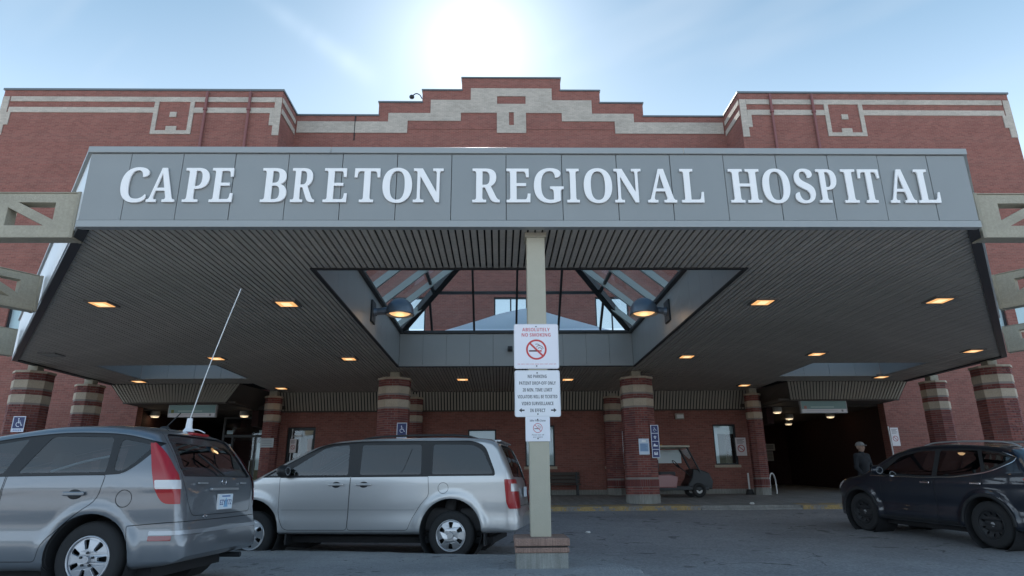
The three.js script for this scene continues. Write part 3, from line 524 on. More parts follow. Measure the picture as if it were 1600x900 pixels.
// ---------------------------------------------------------------- brick columns
const oct = (w, y0, y1) => { const g = new THREE.CylinderGeometry(w / 2 / Math.cos(Math.PI / 8), w / 2 / Math.cos(Math.PI / 8), y1 - y0, 8, 1); g.rotateY(Math.PI / 8); const f = g.translate(0, (y0 + y1) / 2, 0).toNonIndexed(); f.computeVertexNormals(); return f; };
M.mortar = std([.26, .225, .205], .95);
M.bricks = [[.21, .062, .052], [.25, .078, .064], [.185, .056, .05], [.235, .085, .07], [.16, .052, .05]].map((c) => std(c, .88, 0, { bumpMap: fineB, bumpScale: .003 }));
M.soldier = std([.13, .062, .055], .9);
const brickGeoCache = {};
function column(x, z, w, label, { bricks = 'merged', y0 = walkY(-z) - .02, low = .24, group } = {}) {
  const t = thing('brick_column', label, 'column', [x, y0, z], 0, group ?? 'brick columns under the canopy');
  const Y = (y) => y - y0, base = y0 + low;
  const face = w * Math.tan(Math.PI / 8), nb = Math.max(1, Math.round(face / .207)), pit = face / nb, cr = .0677;
  part(t, 'shaft', metric(oct(w - .024, Y(base - .02), Y(4.18))), M.mortar);
  part(t, 'base', metric(oct(w + .02, -.05, Y(base))), M.concrete);
  const stone = (a, b, p) => part(t, 'stone_band', metric(oct(w + p, Y(a), Y(b))), M.stone);
  stone(3.74, 3.95, .006); stone(3.33, 3.55, .006);
  part(t, 'cap', metric(oct(w + .05, Y(4.16), Y(4.22))), M.stone);
  part(t, 'bearing_block', rbox(-.14, .14, Y(4.22), Y(4.425), -.14, .14, .01), M.beam);
  const geo = brickGeoCache[pit.toFixed(3)] ??= new RoundedBoxGeometry(pit - .011, .057, .03, 1, .004);
  const edge = brickGeoCache['s' + pit.toFixed(3)] ??= new RoundedBoxGeometry(pit / 2 - .011, .057, .03, 1, .004);
  const sold = brickGeoCache['v' + pit.toFixed(3)] ??= new RoundedBoxGeometry(pit / 3 - .009, .2, .03, 1, .004);
  const rest = M.bricks.map(() => []); let count = 0;
  const put = (g, f, u, y, mi, mat) => {
    const a = f * Math.PI / 4, r = w / 2 - .013 + (mi % 3) * .0008;          // facet 0 looks along +z, to the road
    if (bricks === 'parts' && (f === 0 || f === 1 || f === 7) && count < 296) { const m = part(t, 'brick', g, mat); m.position.set(Math.sin(a) * r + Math.cos(a) * u, y, Math.cos(a) * r - Math.sin(a) * u); m.rotation.y = a; count++; }
    else { const q = g.clone(); q.rotateY(a); q.translate(Math.sin(a) * r + Math.cos(a) * u, y, Math.cos(a) * r - Math.sin(a) * u); rest[mi].push(q); }
  };
  const solid = [[4.16, 9], [3.74, 3.95], [3.33, 3.55], [.98, 1.205], [-9, base]];
  for (let k = 0, y = 4.16 - cr / 2; y > base + .03; k++, y -= cr) {
    if (solid.some(([a, b]) => y + .025 > a && y - .025 < b)) continue;
    for (let f = 0; f < 8; f++) {
      const off = (k + f) % 2;
      if (!off) for (let i = 0; i < nb; i++) { const mi = Math.floor(rnd() * 5); put(geo, f, -face / 2 + pit * (i + .5), Y(y), mi, M.bricks[mi]); }
      else for (let i = 0; i <= nb; i++) { const mi = Math.floor(rnd() * 5), e = i === 0 || i === nb; put(e ? edge : geo, f, e ? (i ? 1 : -1) * (face / 2 - pit / 4) : -face / 2 + pit * i, Y(y), mi, M.bricks[mi]); }
    }
  }
  for (let f = 0; f < 8; f++) for (let i = 0; i < nb * 3; i++) { const mi = i % 2 ? 2 : 4, q = sold.clone(); q.rotateY(f * Math.PI / 4); const a = f * Math.PI / 4, u = -face / 2 + (pit / 3) * (i + .5), r = w / 2 - .012; q.translate(Math.sin(a) * r + Math.cos(a) * u, Y(1.09), Math.cos(a) * r - Math.sin(a) * u); rest[mi].push(q); }
  rest.forEach((l, i) => { if (l.length) part(t, 'brickwork', merge(l), M.bricks[i]).userData.kind = 'stuff'; });
  return t;
}
column(-3.24, -19.85, .93, 'banded brick column behind the silver minivan', { bricks: 'parts' });
column(4.23, -19.85, .93, 'banded brick column with notices beside the golf cart', { bricks: 'parts' });
column(-13.25, -18.4, .92, 'banded brick column behind the grey hatchback, nearer the left edge', {});
column(14.15, -18.1, .94, 'banded brick column behind the dark car, nearer the right edge', {});
column(-13.2, -20.9, .76, 'smaller banded brick column left of the left passage', {});
column(14.3, -20.9, .72, 'smaller banded brick column right of the right passage', {});
column(-8.30, -23.85, .56, 'slim brick pier between the left passage and the entrance wall', {});
column(9.36, -23.75, .52, 'slim brick pier between the right passage and the golf cart', {});
column(-3.22, -24.42, .62, 'slim brick pier on the wall behind the minivan column', {});
column(4.24, -24.42, .62, 'slim brick pier on the wall behind the golf cart column', {});

// ---------------------------------------------------------------- lamps
M.lampGlow = std([.6, .45, .28], .5, 0, { emissive: lin(1, .47, .16), emissiveIntensity: .34 });
M.lampOff = std([.30, .30, .28], .5);
M.lampHousing = std([.19, .18, .17], .5, .3);
function downlight(x, z, label, lit = true) {
  const t = thing('recessed_light', label, 'light', [x, SY, z], 0, 'square lights in the canopy soffit');
  part(t, 'frame', merge([box(-.22, -.17, -.03, .05, -.22, .22), box(.17, .22, -.03, .05, -.22, .22), box(-.169, .169, -.03, .05, -.22, -.17), box(-.169, .169, -.03, .05, .17, .22)]), M.lampHousing);
  part(t, 'diffuser', rbox(-.168, .168, -.034, .02, -.168, .168, .012), lit ? M.lampGlow : M.lampOff);
  if (lit) { part(t, 'bulb', rbox(-.09, .09, -.037, .0, -.12, .12, .012), M.bulbGlow ??= std([.7, .6, .45], .5, 0, { emissive: lin(1, .66, .34), emissiveIntensity: .42 })); const l = new THREE.RectAreaLight(new THREE.Color(1, .6, .28), .5, .32, .32); l.position.set(0, -.045, 0); l.rotation.x = -Math.PI / 2; l.name = 'lamp_light'; t.add(l); }
}
for (const [x, z, l] of [[-7.52, -11.8, 'lit square soffit light nearest the left edge of the canopy'], [-4.05, -11.8, 'lit square soffit light left of the skylight, nearer the front'], [5.05, -11.75, 'lit square soffit light right of the skylight, nearer the front'], [8.43, -11.65, 'lit square soffit light nearest the right edge of the canopy'],
  [-7.68, -17.28, 'lit square soffit light behind the tall car aerial'], [-4.13, -17.4, 'lit square soffit light left of the skylight, farther back'], [5.13, -17.25, 'lit square soffit light right of the skylight, farther back'], [8.58, -16.95, 'lit square soffit light in front of the right roof opening'], [12.63, -16.6, 'lit square soffit light beside the column at the right edge'],
  [-11.88, -21.25, 'lit square soffit light above the left passage'], [12.66, -20.95, 'lit square soffit light above the right passage'], [-7.77, -22.95, 'lit square soffit light above the slim pier left of the minivan'], [8.72, -22.7, 'lit square soffit light above the slim pier right of the golf cart'],
  [-1.23, -21.1, 'lit square soffit light behind the skylight, left of the sign post'], [2.26, -21.2, 'lit square soffit light behind the skylight, right of the sign post']]) downlight(x, z, l);
downlight(-11.7, -16.7, 'unlit square soffit light near the left edge of the canopy', false);

M.domeMetal = std([.17, .20, .24], .35, .5);
M.domeGlow = std([.5, .42, .3], .4, 0, { emissive: lin(1, .55, .24), emissiveIntensity: .30 });
for (const s of [-1, 1]) {
  const wx = s < 0 ? sk.x0 : sk.x1, cx = s < 0 ? -2.33 : 3.39;
  const t = thing('dome_lamp', s < 0 ? 'dome lamp on the left inner side of the skylight' : 'dome lamp on the right inner side of the skylight', 'lamp', [wx, 4.95, -14.5], 0, 'dome lamps in the skylight');
  const dx = cx - wx, prof = []; for (let i = 0; i <= 14; i++) { const a = i / 14 * Math.PI / 2; prof.push(new THREE.Vector2(.32 * Math.sin(a) + .0001, .33 * Math.cos(a))); } prof.push(new THREE.Vector2(.335, -.06), new THREE.Vector2(.30, -.075), new THREE.Vector2(.27, -.02));
  part(t, 'dome', new THREE.LatheGeometry(prof, 28).translate(dx, .0, 0), M.domeMetal);
  part(t, 'arm', tube(V(-s * .03, .0, 0), V(dx + s * .27, .04, 0), .075, .085, 14), M.domeMetal);
  part(t, 'collar', tube(V(-s * .03, 0, 0), V(-s * .12, 0, 0), .11, .09, 14), M.domeMetal);
  part(t, 'wall_plate', rbox(s < 0 ? .002 : -.05, s < 0 ? .05 : -.002, -.26, .26, -.2, .2, .02), M.darkMetal);
  part(t, 'lens', new THREE.SphereGeometry(.27, 20, 8, 0, Math.PI * 2, Math.PI * .62, Math.PI * .38).scale(1, .38, 1).translate(dx, .01, 0), M.domeGlow);
  const l = new THREE.PointLight(new THREE.Color(1, .65, .34), .08, 0, 2); l.position.set(dx, -.20, 0); l.shadow.radius = 6; l.name = 'lamp_light'; l.castShadow = true; t.add(l);
}
// drum lights under the passage ceilings
M.drumGlow = std([.9, .85, .7], .5, 0, { emissive: lin(1, .78, .5), emissiveIntensity: .2 });
M.drumBody = std([.36, .33, .28], .6);
for (const [x, z, l] of [[-11.95, -24.9, 'left drum light under the left passage ceiling'], [-9.75, -24.95, 'right drum light under the left passage ceiling'], [-13.1, -24.9, 'dim drum light at the far left of the left passage'], [10.6, -24.6, 'front drum light in the row at the left of the right passage'], [12.2, -27.2, 'middle drum light in the row at the left of the right passage'], [13.3, -29.8, 'back drum light in the row at the left of the right passage'], [13.6, -26.5, 'drum light below the hanging sign of the right passage']]) {
  const t = thing('drum_light', l, 'light', [x, 3.82, z], 0, 'drum lights in the passages');
  part(t, 'body', new THREE.CylinderGeometry(.17, .18, .17, 20).translate(0, -.085, 0), M.drumBody);
  part(t, 'lens', new THREE.CylinderGeometry(.15, .13, .05, 20).translate(0, -.196, 0), M.drumGlow);
  const li = new THREE.PointLight(new THREE.Color(1, .75, .48), .04, 0, 2); li.position.set(0, -.27, 0); li.shadow.radius = 4; li.name = 'lamp_light'; li.castShadow = true; t.add(li);
}
{ // caged bulkhead light on the wall
  const t = thing('wall_light', 'small unlit bulkhead light on the brick wall above the golf cart', 'light', [6.82, 3.5, -LD + .0]);
  part(t, 'back_box', rbox(-.17, .17, -.11, .11, .002, .08, .02), M.drumBody); part(t, 'lens', rbox(-.13, .13, -.085, .06, .08, .15, .03), M.whiteRough);
}
{ // small camera on the rear upstand
  const t = thing('security_camera', 'small dark security camera on the rear panel of the skylight opening', 'camera', [.30, 4.9, sk.z1 + .0]);
  part(t, 'mount', tube(V(0, .02, .003), V(0, .02, .1), .05), M.darkMetal); part(t, 'camera_body', rbox(-.07, .07, -.07, .06, .08, .33, .025), M.darkMetal); part(t, 'lens', tube(V(0, -.01, .331), V(0, -.01, .35), .035), M.black);
}
{ // swan-neck fitting on the parapet step
  const t = thing('parapet_light', 'small swan-neck light on the left step of the parapet', 'light', [-3.58, 18.25, -CD + .06]);
  part(t, 'neck', new THREE.TubeGeometry(new THREE.CatmullRomCurve3([V(0, -.1, 0), V(-.12, .10, 0), V(-.28, .16, 0), V(-.42, .06, 0)]), 16, .025, 6), M.darkMetal);
  part(t, 'head', new THREE.SphereGeometry(.12, 14, 10).scale(1, .85, 1).translate(-.47, -.02, 0), M.darkMetal);
}

// ---------------------------------------------------------------- flat printed faces
function canvasTex(w, h, fn) { const c = document.createElement('canvas'); c.width = w; c.height = h; const x = c.getContext('2d'); fn(x, w, h); const t = new THREE.CanvasTexture(c); t.colorSpace = THREE.SRGBColorSpace; t.magFilter = THREE.LinearFilter; return t; }
function rrect(w, h, r) { const s = new THREE.Shape(), a = w / 2, b = h / 2; s.moveTo(-a + r, -b); s.lineTo(a - r, -b); s.quadraticCurveTo(a, -b, a, -b + r); s.lineTo(a, b - r); s.quadraticCurveTo(a, b, a - r, b); s.lineTo(-a + r, b); s.quadraticCurveTo(-a, b, -a, b - r); s.lineTo(-a, -b + r); s.quadraticCurveTo(-a, -b, -a + r, -b); return s; }
// a sign plate that looks along +z (turned by `turn`), with its print on the front
function signPlate(name, label, category, pos, w, h, draw, { turn = 0, r = .02, px = 512, bolts = true, group } = {}) {
  const t = thing(name, label, category, pos, turn, group);
  part(t, 'plate', new THREE.ExtrudeGeometry(rrect(w, h, r), { depth: .004, bevelEnabled: false }), M.tin);
  const g = new THREE.ShapeGeometry(rrect(w - .002, h - .002, r), 6), p = g.attributes.position, uv = g.attributes.uv; for (let i = 0; i < p.count; i++) uv.setXY(i, p.getX(i) / w + .5, p.getY(i) / h + .5);
  part(t, 'printed_face', g.translate(0, 0, .0055), std(0xffffff, .38, 0, { map: canvasTex(px, Math.round(px * h / w), draw) }));
  if (bolts) for (const y of [h / 2 - .035, -h / 2 + .035]) part(t, 'bolt', new THREE.CylinderGeometry(.009, .009, .008, 8).rotateX(Math.PI / 2).translate(0, y, .009), M.darkMetal);
  return t;
}
const lines = (x, w, h, l, font, col) => { x.fillStyle = col; x.textAlign = 'center'; x.textBaseline = 'middle'; for (const [s, y, size, sq] of l) { x.save(); x.font = `bold ${size}px ${font}`; x.translate(w / 2, y); x.scale(sq ?? 1, 1); x.fillText(s, 0, 0); x.restore(); } };
function noSmoke(x, cx, cy, r, red, thin) {
  x.save(); x.translate(cx, cy); const k = r / 100; x.scale(k, k);
  x.fillStyle = '#5a3a3a'; x.fillRect(-78, 6, 110, 17); x.fillStyle = red; x.fillRect(36, 6, 20, 17);
  x.strokeStyle = '#8a7676'; x.lineWidth = 8; x.beginPath(); x.moveTo(20, -8); x.bezierCurveTo(20, -30, 60, -20, 60, 2); x.moveTo(5, -22); x.bezierCurveTo(0, -52, 70, -50, 72, -8); x.moveTo(-10, -55); x.bezierCurveTo(20, -70, 30, -45, 45, -40); x.stroke();
  x.strokeStyle = red; x.lineWidth = thin ? 15 : 19; x.beginPath(); x.arc(0, 0, 100, 0, 7); x.stroke(); x.beginPath(); x.moveTo(-70, -70); x.lineTo(70, 70); x.stroke(); x.restore();
}
// ---------------------------------------------------------------- sign post in the middle
{
  const t = thing('sign_post', 'cream square post on a capped concrete block holding three signs', 'post', [.495, .15, -8.37]);
  part(t, 'post', metric(rbox(-.125, .125, .33, 4.25, -.125, .125, .012)), M.postPaint);
  part(t, 'top_plate', rbox(-.15, .15, 4.20, 4.268, -.15, .15, .008), M.beam);
  M.capStone = std([.42, .27, .22], .85, 0, { map: mk(streak, 2.3, 2.3), bumpMap: fineB, bumpScale: .01 });
  part(t, 'cap', metric(rbox(-.325, .325, .245, .335, -.325, .325, .015)), M.capStone);
  part(t, 'cap_joint', rbox(-.30, .30, .228, .246, -.30, .30, .004), M.black);
  part(t, 'cap', metric(rbox(-.318, .318, .172, .229, -.318, .318, .012)), M.capStone);
  part(t, 'base_block', metric(rbox(-.305, .305, -.18, .173, -.305, .305, .015)), M.concrete);
  const zf = -8.237;
  signPlate('no_smoking_sign', 'white sign with red ABSOLUTELY NO SMOKING and crossed-out cigarette', 'sign', [.478, 2.82, zf], .585, .595, (x, w, h) => {
    x.fillStyle = '#e9e6ec'; x.fillRect(0, 0, w, h); x.strokeStyle = '#c9c6cc'; x.lineWidth = 4; x.strokeRect(8, 8, w - 16, h - 16);
    lines(x, w, h, [['ABSOLUTELY', 66, 56, .94], ['NO SMOKING', 128, 56, .94]], 'sans-serif', '#c8555c'); noSmoke(x, w / 2, 300, 108, '#c6302f');
    x.fillStyle = '#d0888c'; for (let i = 0; i < 58; i++) if (i % 7 !== 4) x.fillRect(40 + i * 7.6, h - 58, 5, 7 + (i * 5) % 4);
  }, { r: .03 });
  signPlate('no_parking_sign', 'white sign reading NO PARKING PATIENT DROP-OFF ONLY with two arrows', 'sign', [.482, 2.205, zf], .585, .595, (x, w, h) => {
    x.fillStyle = '#e6e6ea'; x.fillRect(0, 0, w, h); x.strokeStyle = '#c4c4c8'; x.lineWidth = 4; x.strokeRect(8, 8, w - 16, h - 16);
    lines(x, w, h, [['NO PARKING', 70, 52, .68], ['PATIENT DROP-OFF ONLY', 146, 52, .66], ['20 MIN. TIME LIMIT', 222, 52, .68], ['VIOLATORS WILL BE TICKETED', 298, 52, .60], ['VIDEO SURVEILLANCE', 374, 52, .66], ['IN EFFECT', 450, 52, .68]], 'sans-serif', '#3d4044');
    x.fillStyle = '#2c2f33'; for (const s of [-1, 1]) { x.save(); x.translate(w / 2 + s * 175, 448); x.scale(s, 1); x.beginPath(); x.moveTo(34, 0); x.lineTo(4, -24); x.lineTo(4, -8); x.lineTo(-28, -8); x.lineTo(-28, 8); x.lineTo(4, 8); x.lineTo(4, 24); x.fill(); x.restore(); }
  }, { r: .03 });
  signPlate('small_prohibition_sign', 'small white sign with thin red crossed-out circle below the parking sign', 'sign', [.478, 1.757, zf], .31, .305, (x, w, h) => {
    x.fillStyle = '#e4e4ea'; x.fillRect(0, 0, w, h); lines(x, w, h, [['Idle Free Zone', 80, 54, .9]], 'sans-serif', '#45474f'); noSmoke(x, w / 2, 232, 92, '#c06a70', true);
    lines(x, w, h, [['Please turn off', 372, 36, 1], ['your engine', 414, 36, 1]], 'sans-serif', '#63656e');
  }, { r: .008 });
}
// wheelchair symbol
const wheelchair = (x, cx, cy, k) => { x.save(); x.translate(cx, cy); x.scale(k, k); x.strokeStyle = '#dfe6f4'; x.fillStyle = '#dfe6f4'; x.lineWidth = 10; x.lineCap = 'round'; x.beginPath(); x.arc(-8, -62, 11, 0, 7); x.fill(); x.beginPath(); x.moveTo(-8, -44); x.lineTo(-4, 0); x.lineTo(32, 0); x.lineTo(46, 40); x.lineTo(58, 36); x.moveTo(-6, -26); x.lineTo(22, -26); x.stroke(); x.beginPath(); x.arc(0, 24, 36, -2.2, 1.2, true); x.stroke(); x.restore(); };
const accessSign = (x, w, h) => { x.fillStyle = '#d7dcea'; x.fillRect(0, 0, w, h); x.fillStyle = '#1d2d66'; x.fillRect(w * .07, w * .07, w * .86, h * .72); wheelchair(x, w / 2, h * .42, w / 200); x.fillStyle = '#5f77b5'; for (let i = 0; i < 5; i++) x.fillRect(w * (.16 + i * .14), h * .85, w * .1, h * .07); };
{
  signPlate('accessible_sign', 'blue wheelchair sign on the column behind the minivan', 'sign', [-2.90, 2.62, -19.37], .30, .46, accessSign, { group: 'blue wheelchair signs on columns', turn: .0, px: 200, bolts: false, r: .01 }).children.forEach((c) => c.position.z += .0);
  const q = signPlate('accessible_sign', 'blue wheelchair sign on the column behind the hatchback', 'sign', [-13.06, 2.74, -17.92], .34, .42, accessSign, { group: 'blue wheelchair signs on columns', turn: .0, px: 200, bolts: false, r: .01 }); 
  signPlate('pictogram_sign', 'tall blue sign with four pictograms on the column by the golf cart', 'sign', [4.60, 2.27, -19.38], .24, .95, (x, w, h) => {
    x.fillStyle = '#cfd6ea'; x.fillRect(0, 0, w, h); for (let i = 0; i < 4; i++) { x.fillStyle = '#22306b'; x.fillRect(w * .09, h * (.02 + i * .245), w * .82, h * .225); const cy = h * (.135 + i * .245); if (i === 0) wheelchair(x, w / 2, cy, w / 260);
      x.fillStyle = '#dfe4f2'; if (i === 1) { x.fillRect(w * .44, cy - 30, w * .12, 60); x.fillRect(w * .3, cy - 14, w * .4, 10); } if (i === 2) { x.fillRect(w * .24, cy - 6, w * .52, 26); x.beginPath(); x.arc(w * .4, cy - 16, 18, 0, 7); x.fill(); } if (i === 3) { x.fillRect(w * .28, cy - 30, w * .44, 56); x.fillStyle = '#22306b'; x.fillRect(w * .36, cy - 20, w * .28, 14); } }
  }, { px: 160, bolts: false, r: .006 });
  signPlate('column_notice', 'pale blue printed notice on the column by the golf cart', 'notice', [4.255, 2.12, -19.37], .31, .46, (x, w, h) => { x.fillStyle = '#c9d6e6'; x.fillRect(0, 0, w, h); x.fillStyle = '#86a6c8'; x.fillRect(w * .1, h * .3, w * .8, h * .5); x.fillStyle = '#5b7aa6'; for (let i = 0; i < 6; i++) x.fillRect(w * .16, h * (.36 + i * .07), w * (.5 + (i % 3) * .08), h * .025); x.fillStyle = '#eef2f6'; x.fillRect(w * .3, h * .1, w * .4, h * .12); }, { px: 200, bolts: false, r: .004 });
  const redNotice = (x, w, h) => { x.fillStyle = '#dcd4d4'; x.fillRect(0, 0, w, h); x.strokeStyle = '#b14a4c'; x.lineWidth = w * .07; x.beginPath(); x.arc(w / 2, h * .6, w * .3, 0, 7); x.stroke(); x.beginPath(); x.moveTo(w * .3, h * .5); x.lineTo(w * .7, h * .7); x.stroke(); x.fillStyle = '#7d6e70'; for (let i = 0; i < 4; i++) x.fillRect(w * .15, h * (.08 + i * .07), w * (.7 - (i % 2) * .15), h * .03); };
  signPlate('wall_notice', 'narrow white notice with red symbol beside the window and slim pier', 'notice', [9.06, 2.37, -LD + .01], .40, .66, redNotice, { px: 160, bolts: false, r: .004 });
  signPlate('wall_notice', 'narrow white notice with red symbol on the wall left of the minivan', 'notice', [-8.07 + .38, 2.50, -LD + .01], .24, .5, redNotice, { px: 160, bolts: false, r: .004 });
  signPlate('pier_plaque', 'grey lettered plaque on the slim pier left of the minivan', 'plaque', [-8.30, 2.55, -23.56], .48, .32, (x, w, h) => { x.fillStyle = '#a9aeb0'; x.fillRect(0, 0, w, h); x.fillStyle = '#7c8386'; for (let i = 0; i < 4; i++) x.fillRect(w * .12, h * (.18 + i * .19), w * .76, h * .06); }, { px: 200, bolts: false, r: .004 });
  signPlate('wall_notice', 'wide white notice on the back wall of the right passage', 'notice', [13.35, 2.75, -32.68], .78, .33, (x, w, h) => { x.fillStyle = '#c9c4bd'; x.fillRect(0, 0, w, h); x.fillStyle = '#5e5650'; for (let i = 0; i < 2; i++) x.fillRect(w * .1, h * (.25 + i * .3), w * .8, h * .14); }, { px: 200, bolts: false, r: .004 });
  signPlate('wall_notice', 'small white notice below the wide one in the right passage', 'notice', [13.45, 2.32, -32.68], .33, .46, (x, w, h) => { x.fillStyle = '#b7b2ac'; x.fillRect(0, 0, w, h); x.fillStyle = '#6c645d'; for (let i = 0; i < 5; i++) x.fillRect(w * .15, h * (.15 + i * .15), w * .7, h * .05); }, { px: 120, bolts: false, r: .004 });
  signPlate('wall_notice', 'narrow white notice with red symbol right of the right passage', 'notice', [14.62, 2.66, -WD + .01], .30, .66, redNotice, { px: 160, bolts: false, r: .004 });
  // hanging signs over the passages
  M.hangFrame = std([.4, .4, .4], .5);
  const hang = (x, z, y, label, mark) => {
    const t = thing('hanging_sign', label, 'sign', [x, y, z], 0, 'hanging signs over the passages');
    part(t, 'case', rbox(-.82, .82, -.43, 0, -.07, .07, .012), M.hangFrame);
    const f = new THREE.PlaneGeometry(1.58, .40).translate(0, -.215, .0735);
    part(t, 'printed_face', f, std(0xffffff, .45, 0, { map: canvasTex(640, 162, (c, w, h) => { c.fillStyle = '#7f9c99'; c.fillRect(0, 0, w, h); c.fillStyle = '#d6d2d3'; c.fillRect(0, h * .68, w, h * .32); c.fillStyle = mark; c.fillRect(w * .05, h * .4, w * .06, h * .26); c.fillStyle = '#a9bfbb'; c.fillRect(w * .2, h * .46, w * .52, h * .1); c.fillStyle = '#c9c4c6'; c.fillRect(w * .1, h * .78, w * .7, h * .06); c.fillStyle = '#8c888c'; c.fillRect(w * .88, h * .74, w * .04, h * .18); }) }));
    for (const s of [-.6, .6]) part(t, 'hanger', tube(V(s, 0, 0), V(s, .12, 0), .015), M.darkMetal);
  };
  hang(-10.62, -22.62, 3.79, 'pale green hanging sign over the left passage', '#6b7030'); hang(11.4, -22.62, 3.82, 'pale green hanging sign over the right passage', '#b07a70');
}
// ---------------------------------------------------------------- things along the wall
{
  const t = thing('bench', 'dark wooden bench against the brick wall behind the sign post', 'bench', [2.30, walkY(24.2), -24.2]);
  const wood = std([.06, .047, .04], .7);
  for (let i = 0; i < 3; i++) part(t, 'back_slat', rbox(-.62, .62, .42 + i * .135, .54 + i * .135, -.25, -.21, .008), wood);
  for (let i = 0; i < 3; i++) part(t, 'seat_slat', rbox(-.62, .62, .36, .395, -.18 + i * .14, -.06 + i * .14, .008), wood);
  for (const s of [-.5, .5]) { part(t, 'leg', rbox(s - .03, s + .03, 0, .36, -.16, -.10, .006), M.darkMetal); part(t, 'leg', rbox(s - .03, s + .03, 0, .36, .14, .20, .006), M.darkMetal); part(t, 'bracket', rbox(s - .03, s + .03, .33, .82, -.21, -.17, .006), M.darkMetal); }
}
{ // glazed doors at the side of the left passage
  const t = thing('glass_doors', 'dark framed glass entrance doors in the left passage', 'door', [-10.0, walkY(26.2) - .02, -26.2]);
  const fr = (x0, x1, y0, y1) => part(t, 'frame', box(x0, x1, y0, y1, -.05, .05), M.darkMetal);
  fr(-1.0, -.92, 0, 3.0); fr(.62, .70, 0, 3.0); fr(-.62, -.55, 0, 2.2); fr(.28, .35, 0, 2.2); fr(-.92, .62, 2.92, 3.0); fr(-.92, .62, 2.2, 2.3); fr(-.54, .27, .0, .22);
  for (const [a, b, c, d] of [[-.92, -.62, 0.02, 2.2], [.35, .62, 0.02, 2.2], [-.55, .28, .22, 2.2], [-.92, .62, 2.3, 2.92]]) part(t, 'pane', box(a, b, c, d, -.008, .008), M.glass);
  for (const [a, b, c, d] of [[-.88, -.66, 1.05, 1.95], [.39, .60, .95, 1.98], [-.85, -.62, 2.33, 2.48], [.42, .60, 2.33, 2.48], [.39, .6, .3, .5]]) part(t, 'frosted_sheet', box(a, b, c, d, -.016, -.009), M.white);
  part(t, 'handle', tube(V(.2, .9, .09), V(.2, 1.3, .09), .015), M.tin);
  partW(hosp, 'wall', metric(box(-11.05, -9.25, .5, 3.81, -28.2, -28.0)), M.innerWall);
}
{ // pale hoop and short white pole by the slim pier
  const t = thing('bicycle_rack', 'pale metal hoop stand beside the slim pier at the right passage', 'rack', [9.86, walkY(24.0), -24.0]);
  part(t, 'hoop', new THREE.TorusGeometry(.36, .025, 8, 28, Math.PI).rotateY(.9).translate(0, .36, 0), M.whiteRough);
  for (const s of [-1, 1]) part(t, 'leg', tube(V(s * .36 * Math.cos(.9), 0, -s * .36 * Math.sin(.9)), V(s * .36 * Math.cos(.9), .36, -s * .36 * Math.sin(.9)), .025), M.whiteRough);
  const u = thing('ash_stand', 'slim white ash stand with black foot beside the slim pier', 'stand', [8.95, walkY(23.9), -23.9]);
  part(u, 'pole', tube(V(0, .15, 0), V(0, .74, 0), .03), M.whiteRough); part(u, 'foot', new THREE.CylinderGeometry(.10, .15, .18, 16).translate(0, .09, 0), M.black);
}

// ---------------------------------------------------------------- vehicles: lofted skins, cut into panels, glass and lamps
const ev = new Evaluator(); ev.attributes = ['position', 'normal']; ev.useGroups = false;
const csg = (a, b, op) => { const A = new Brush(a), B = new Brush(b); A.updateMatrixWorld(); B.updateMatrixWorld(); const g = ev.evaluate(A, B, op).geometry; return g; };
const cutOut = (a, b) => csg(a, b, HOLLOW_SUBTRACTION), keepIn = (a, b) => csg(a, b, HOLLOW_INTERSECTION);
function pchip(p) {
  const n = p.length, x = p.map((q) => q[0]), y = p.map((q) => q[1]), h = [], d = [], m = new Array(n).fill(0);
  for (let i = 0; i < n - 1; i++) { h.push(x[i + 1] - x[i]); d.push((y[i + 1] - y[i]) / h[i]); }
  for (let i = 1; i < n - 1; i++) if (d[i - 1] * d[i] > 0) { const a = 2 * h[i] + h[i - 1], b = h[i] + 2 * h[i - 1]; m[i] = (a + b) / (a / d[i - 1] + b / d[i]); }
  m[0] = d[0]; m[n - 1] = d[n - 2];
  return (t) => { if (t <= x[0]) return y[0]; if (t >= x[n - 1]) return y[n - 1]; let i = 0; while (t > x[i + 1]) i++; const s = (t - x[i]) / h[i], s2 = s * s, s3 = s2 * s; return (2 * s3 - 3 * s2 + 1) * y[i] + (s3 - 2 * s2 + s) * h[i] * m[i] + (-2 * s3 + 3 * s2) * y[i + 1] + (s3 - s2) * h[i] * m[i + 1]; };
}
const clean = (g) => { for (const k of Object.keys(g.attributes)) if (k !== 'position' && k !== 'normal') g.deleteAttribute(k); return g; };
// outline with rounded corners: [x, y, radius]
function rounded(pts) {
  const o = [], n = pts.length;
  for (let i = 0; i < n; i++) { const [x, y, r = .03] = pts[i], [px, py] = pts[(i + n - 1) % n], [qx, qy] = pts[(i + 1) % n]; const a = Math.hypot(px - x, py - y), b = Math.hypot(qx - x, qy - y), k = Math.min(r, a * .45, b * .45);
    if (k < .002) { o.push([x, y]); continue; } const A = [x + (px - x) / a * k, y + (py - y) / a * k], B = [x + (qx - x) / b * k, y + (qy - y) / b * k]; for (let j = 0; j <= 4; j++) { const t = j / 4; o.push([(1 - t) ** 2 * A[0] + 2 * t * (1 - t) * x + t * t * B[0], (1 - t) ** 2 * A[1] + 2 * t * (1 - t) * y + t * t * B[1]]); } }
  return o;
}
function grow(p, d) {
  let ar = 0; const n = p.length; for (let i = 0; i < n; i++) { const q = p[(i + 1) % n]; ar += p[i][0] * q[1] - q[0] * p[i][1]; } const s = ar > 0 ? 1 : -1;
  return p.map((c, i) => { const a = p[(i + n - 1) % n], b = p[(i + 1) % n]; let tx = b[0] - a[0], ty = b[1] - a[1]; const L = Math.hypot(tx, ty) || 1; return [c[0] + s * ty / L * d, c[1] - s * tx / L * d]; });
}
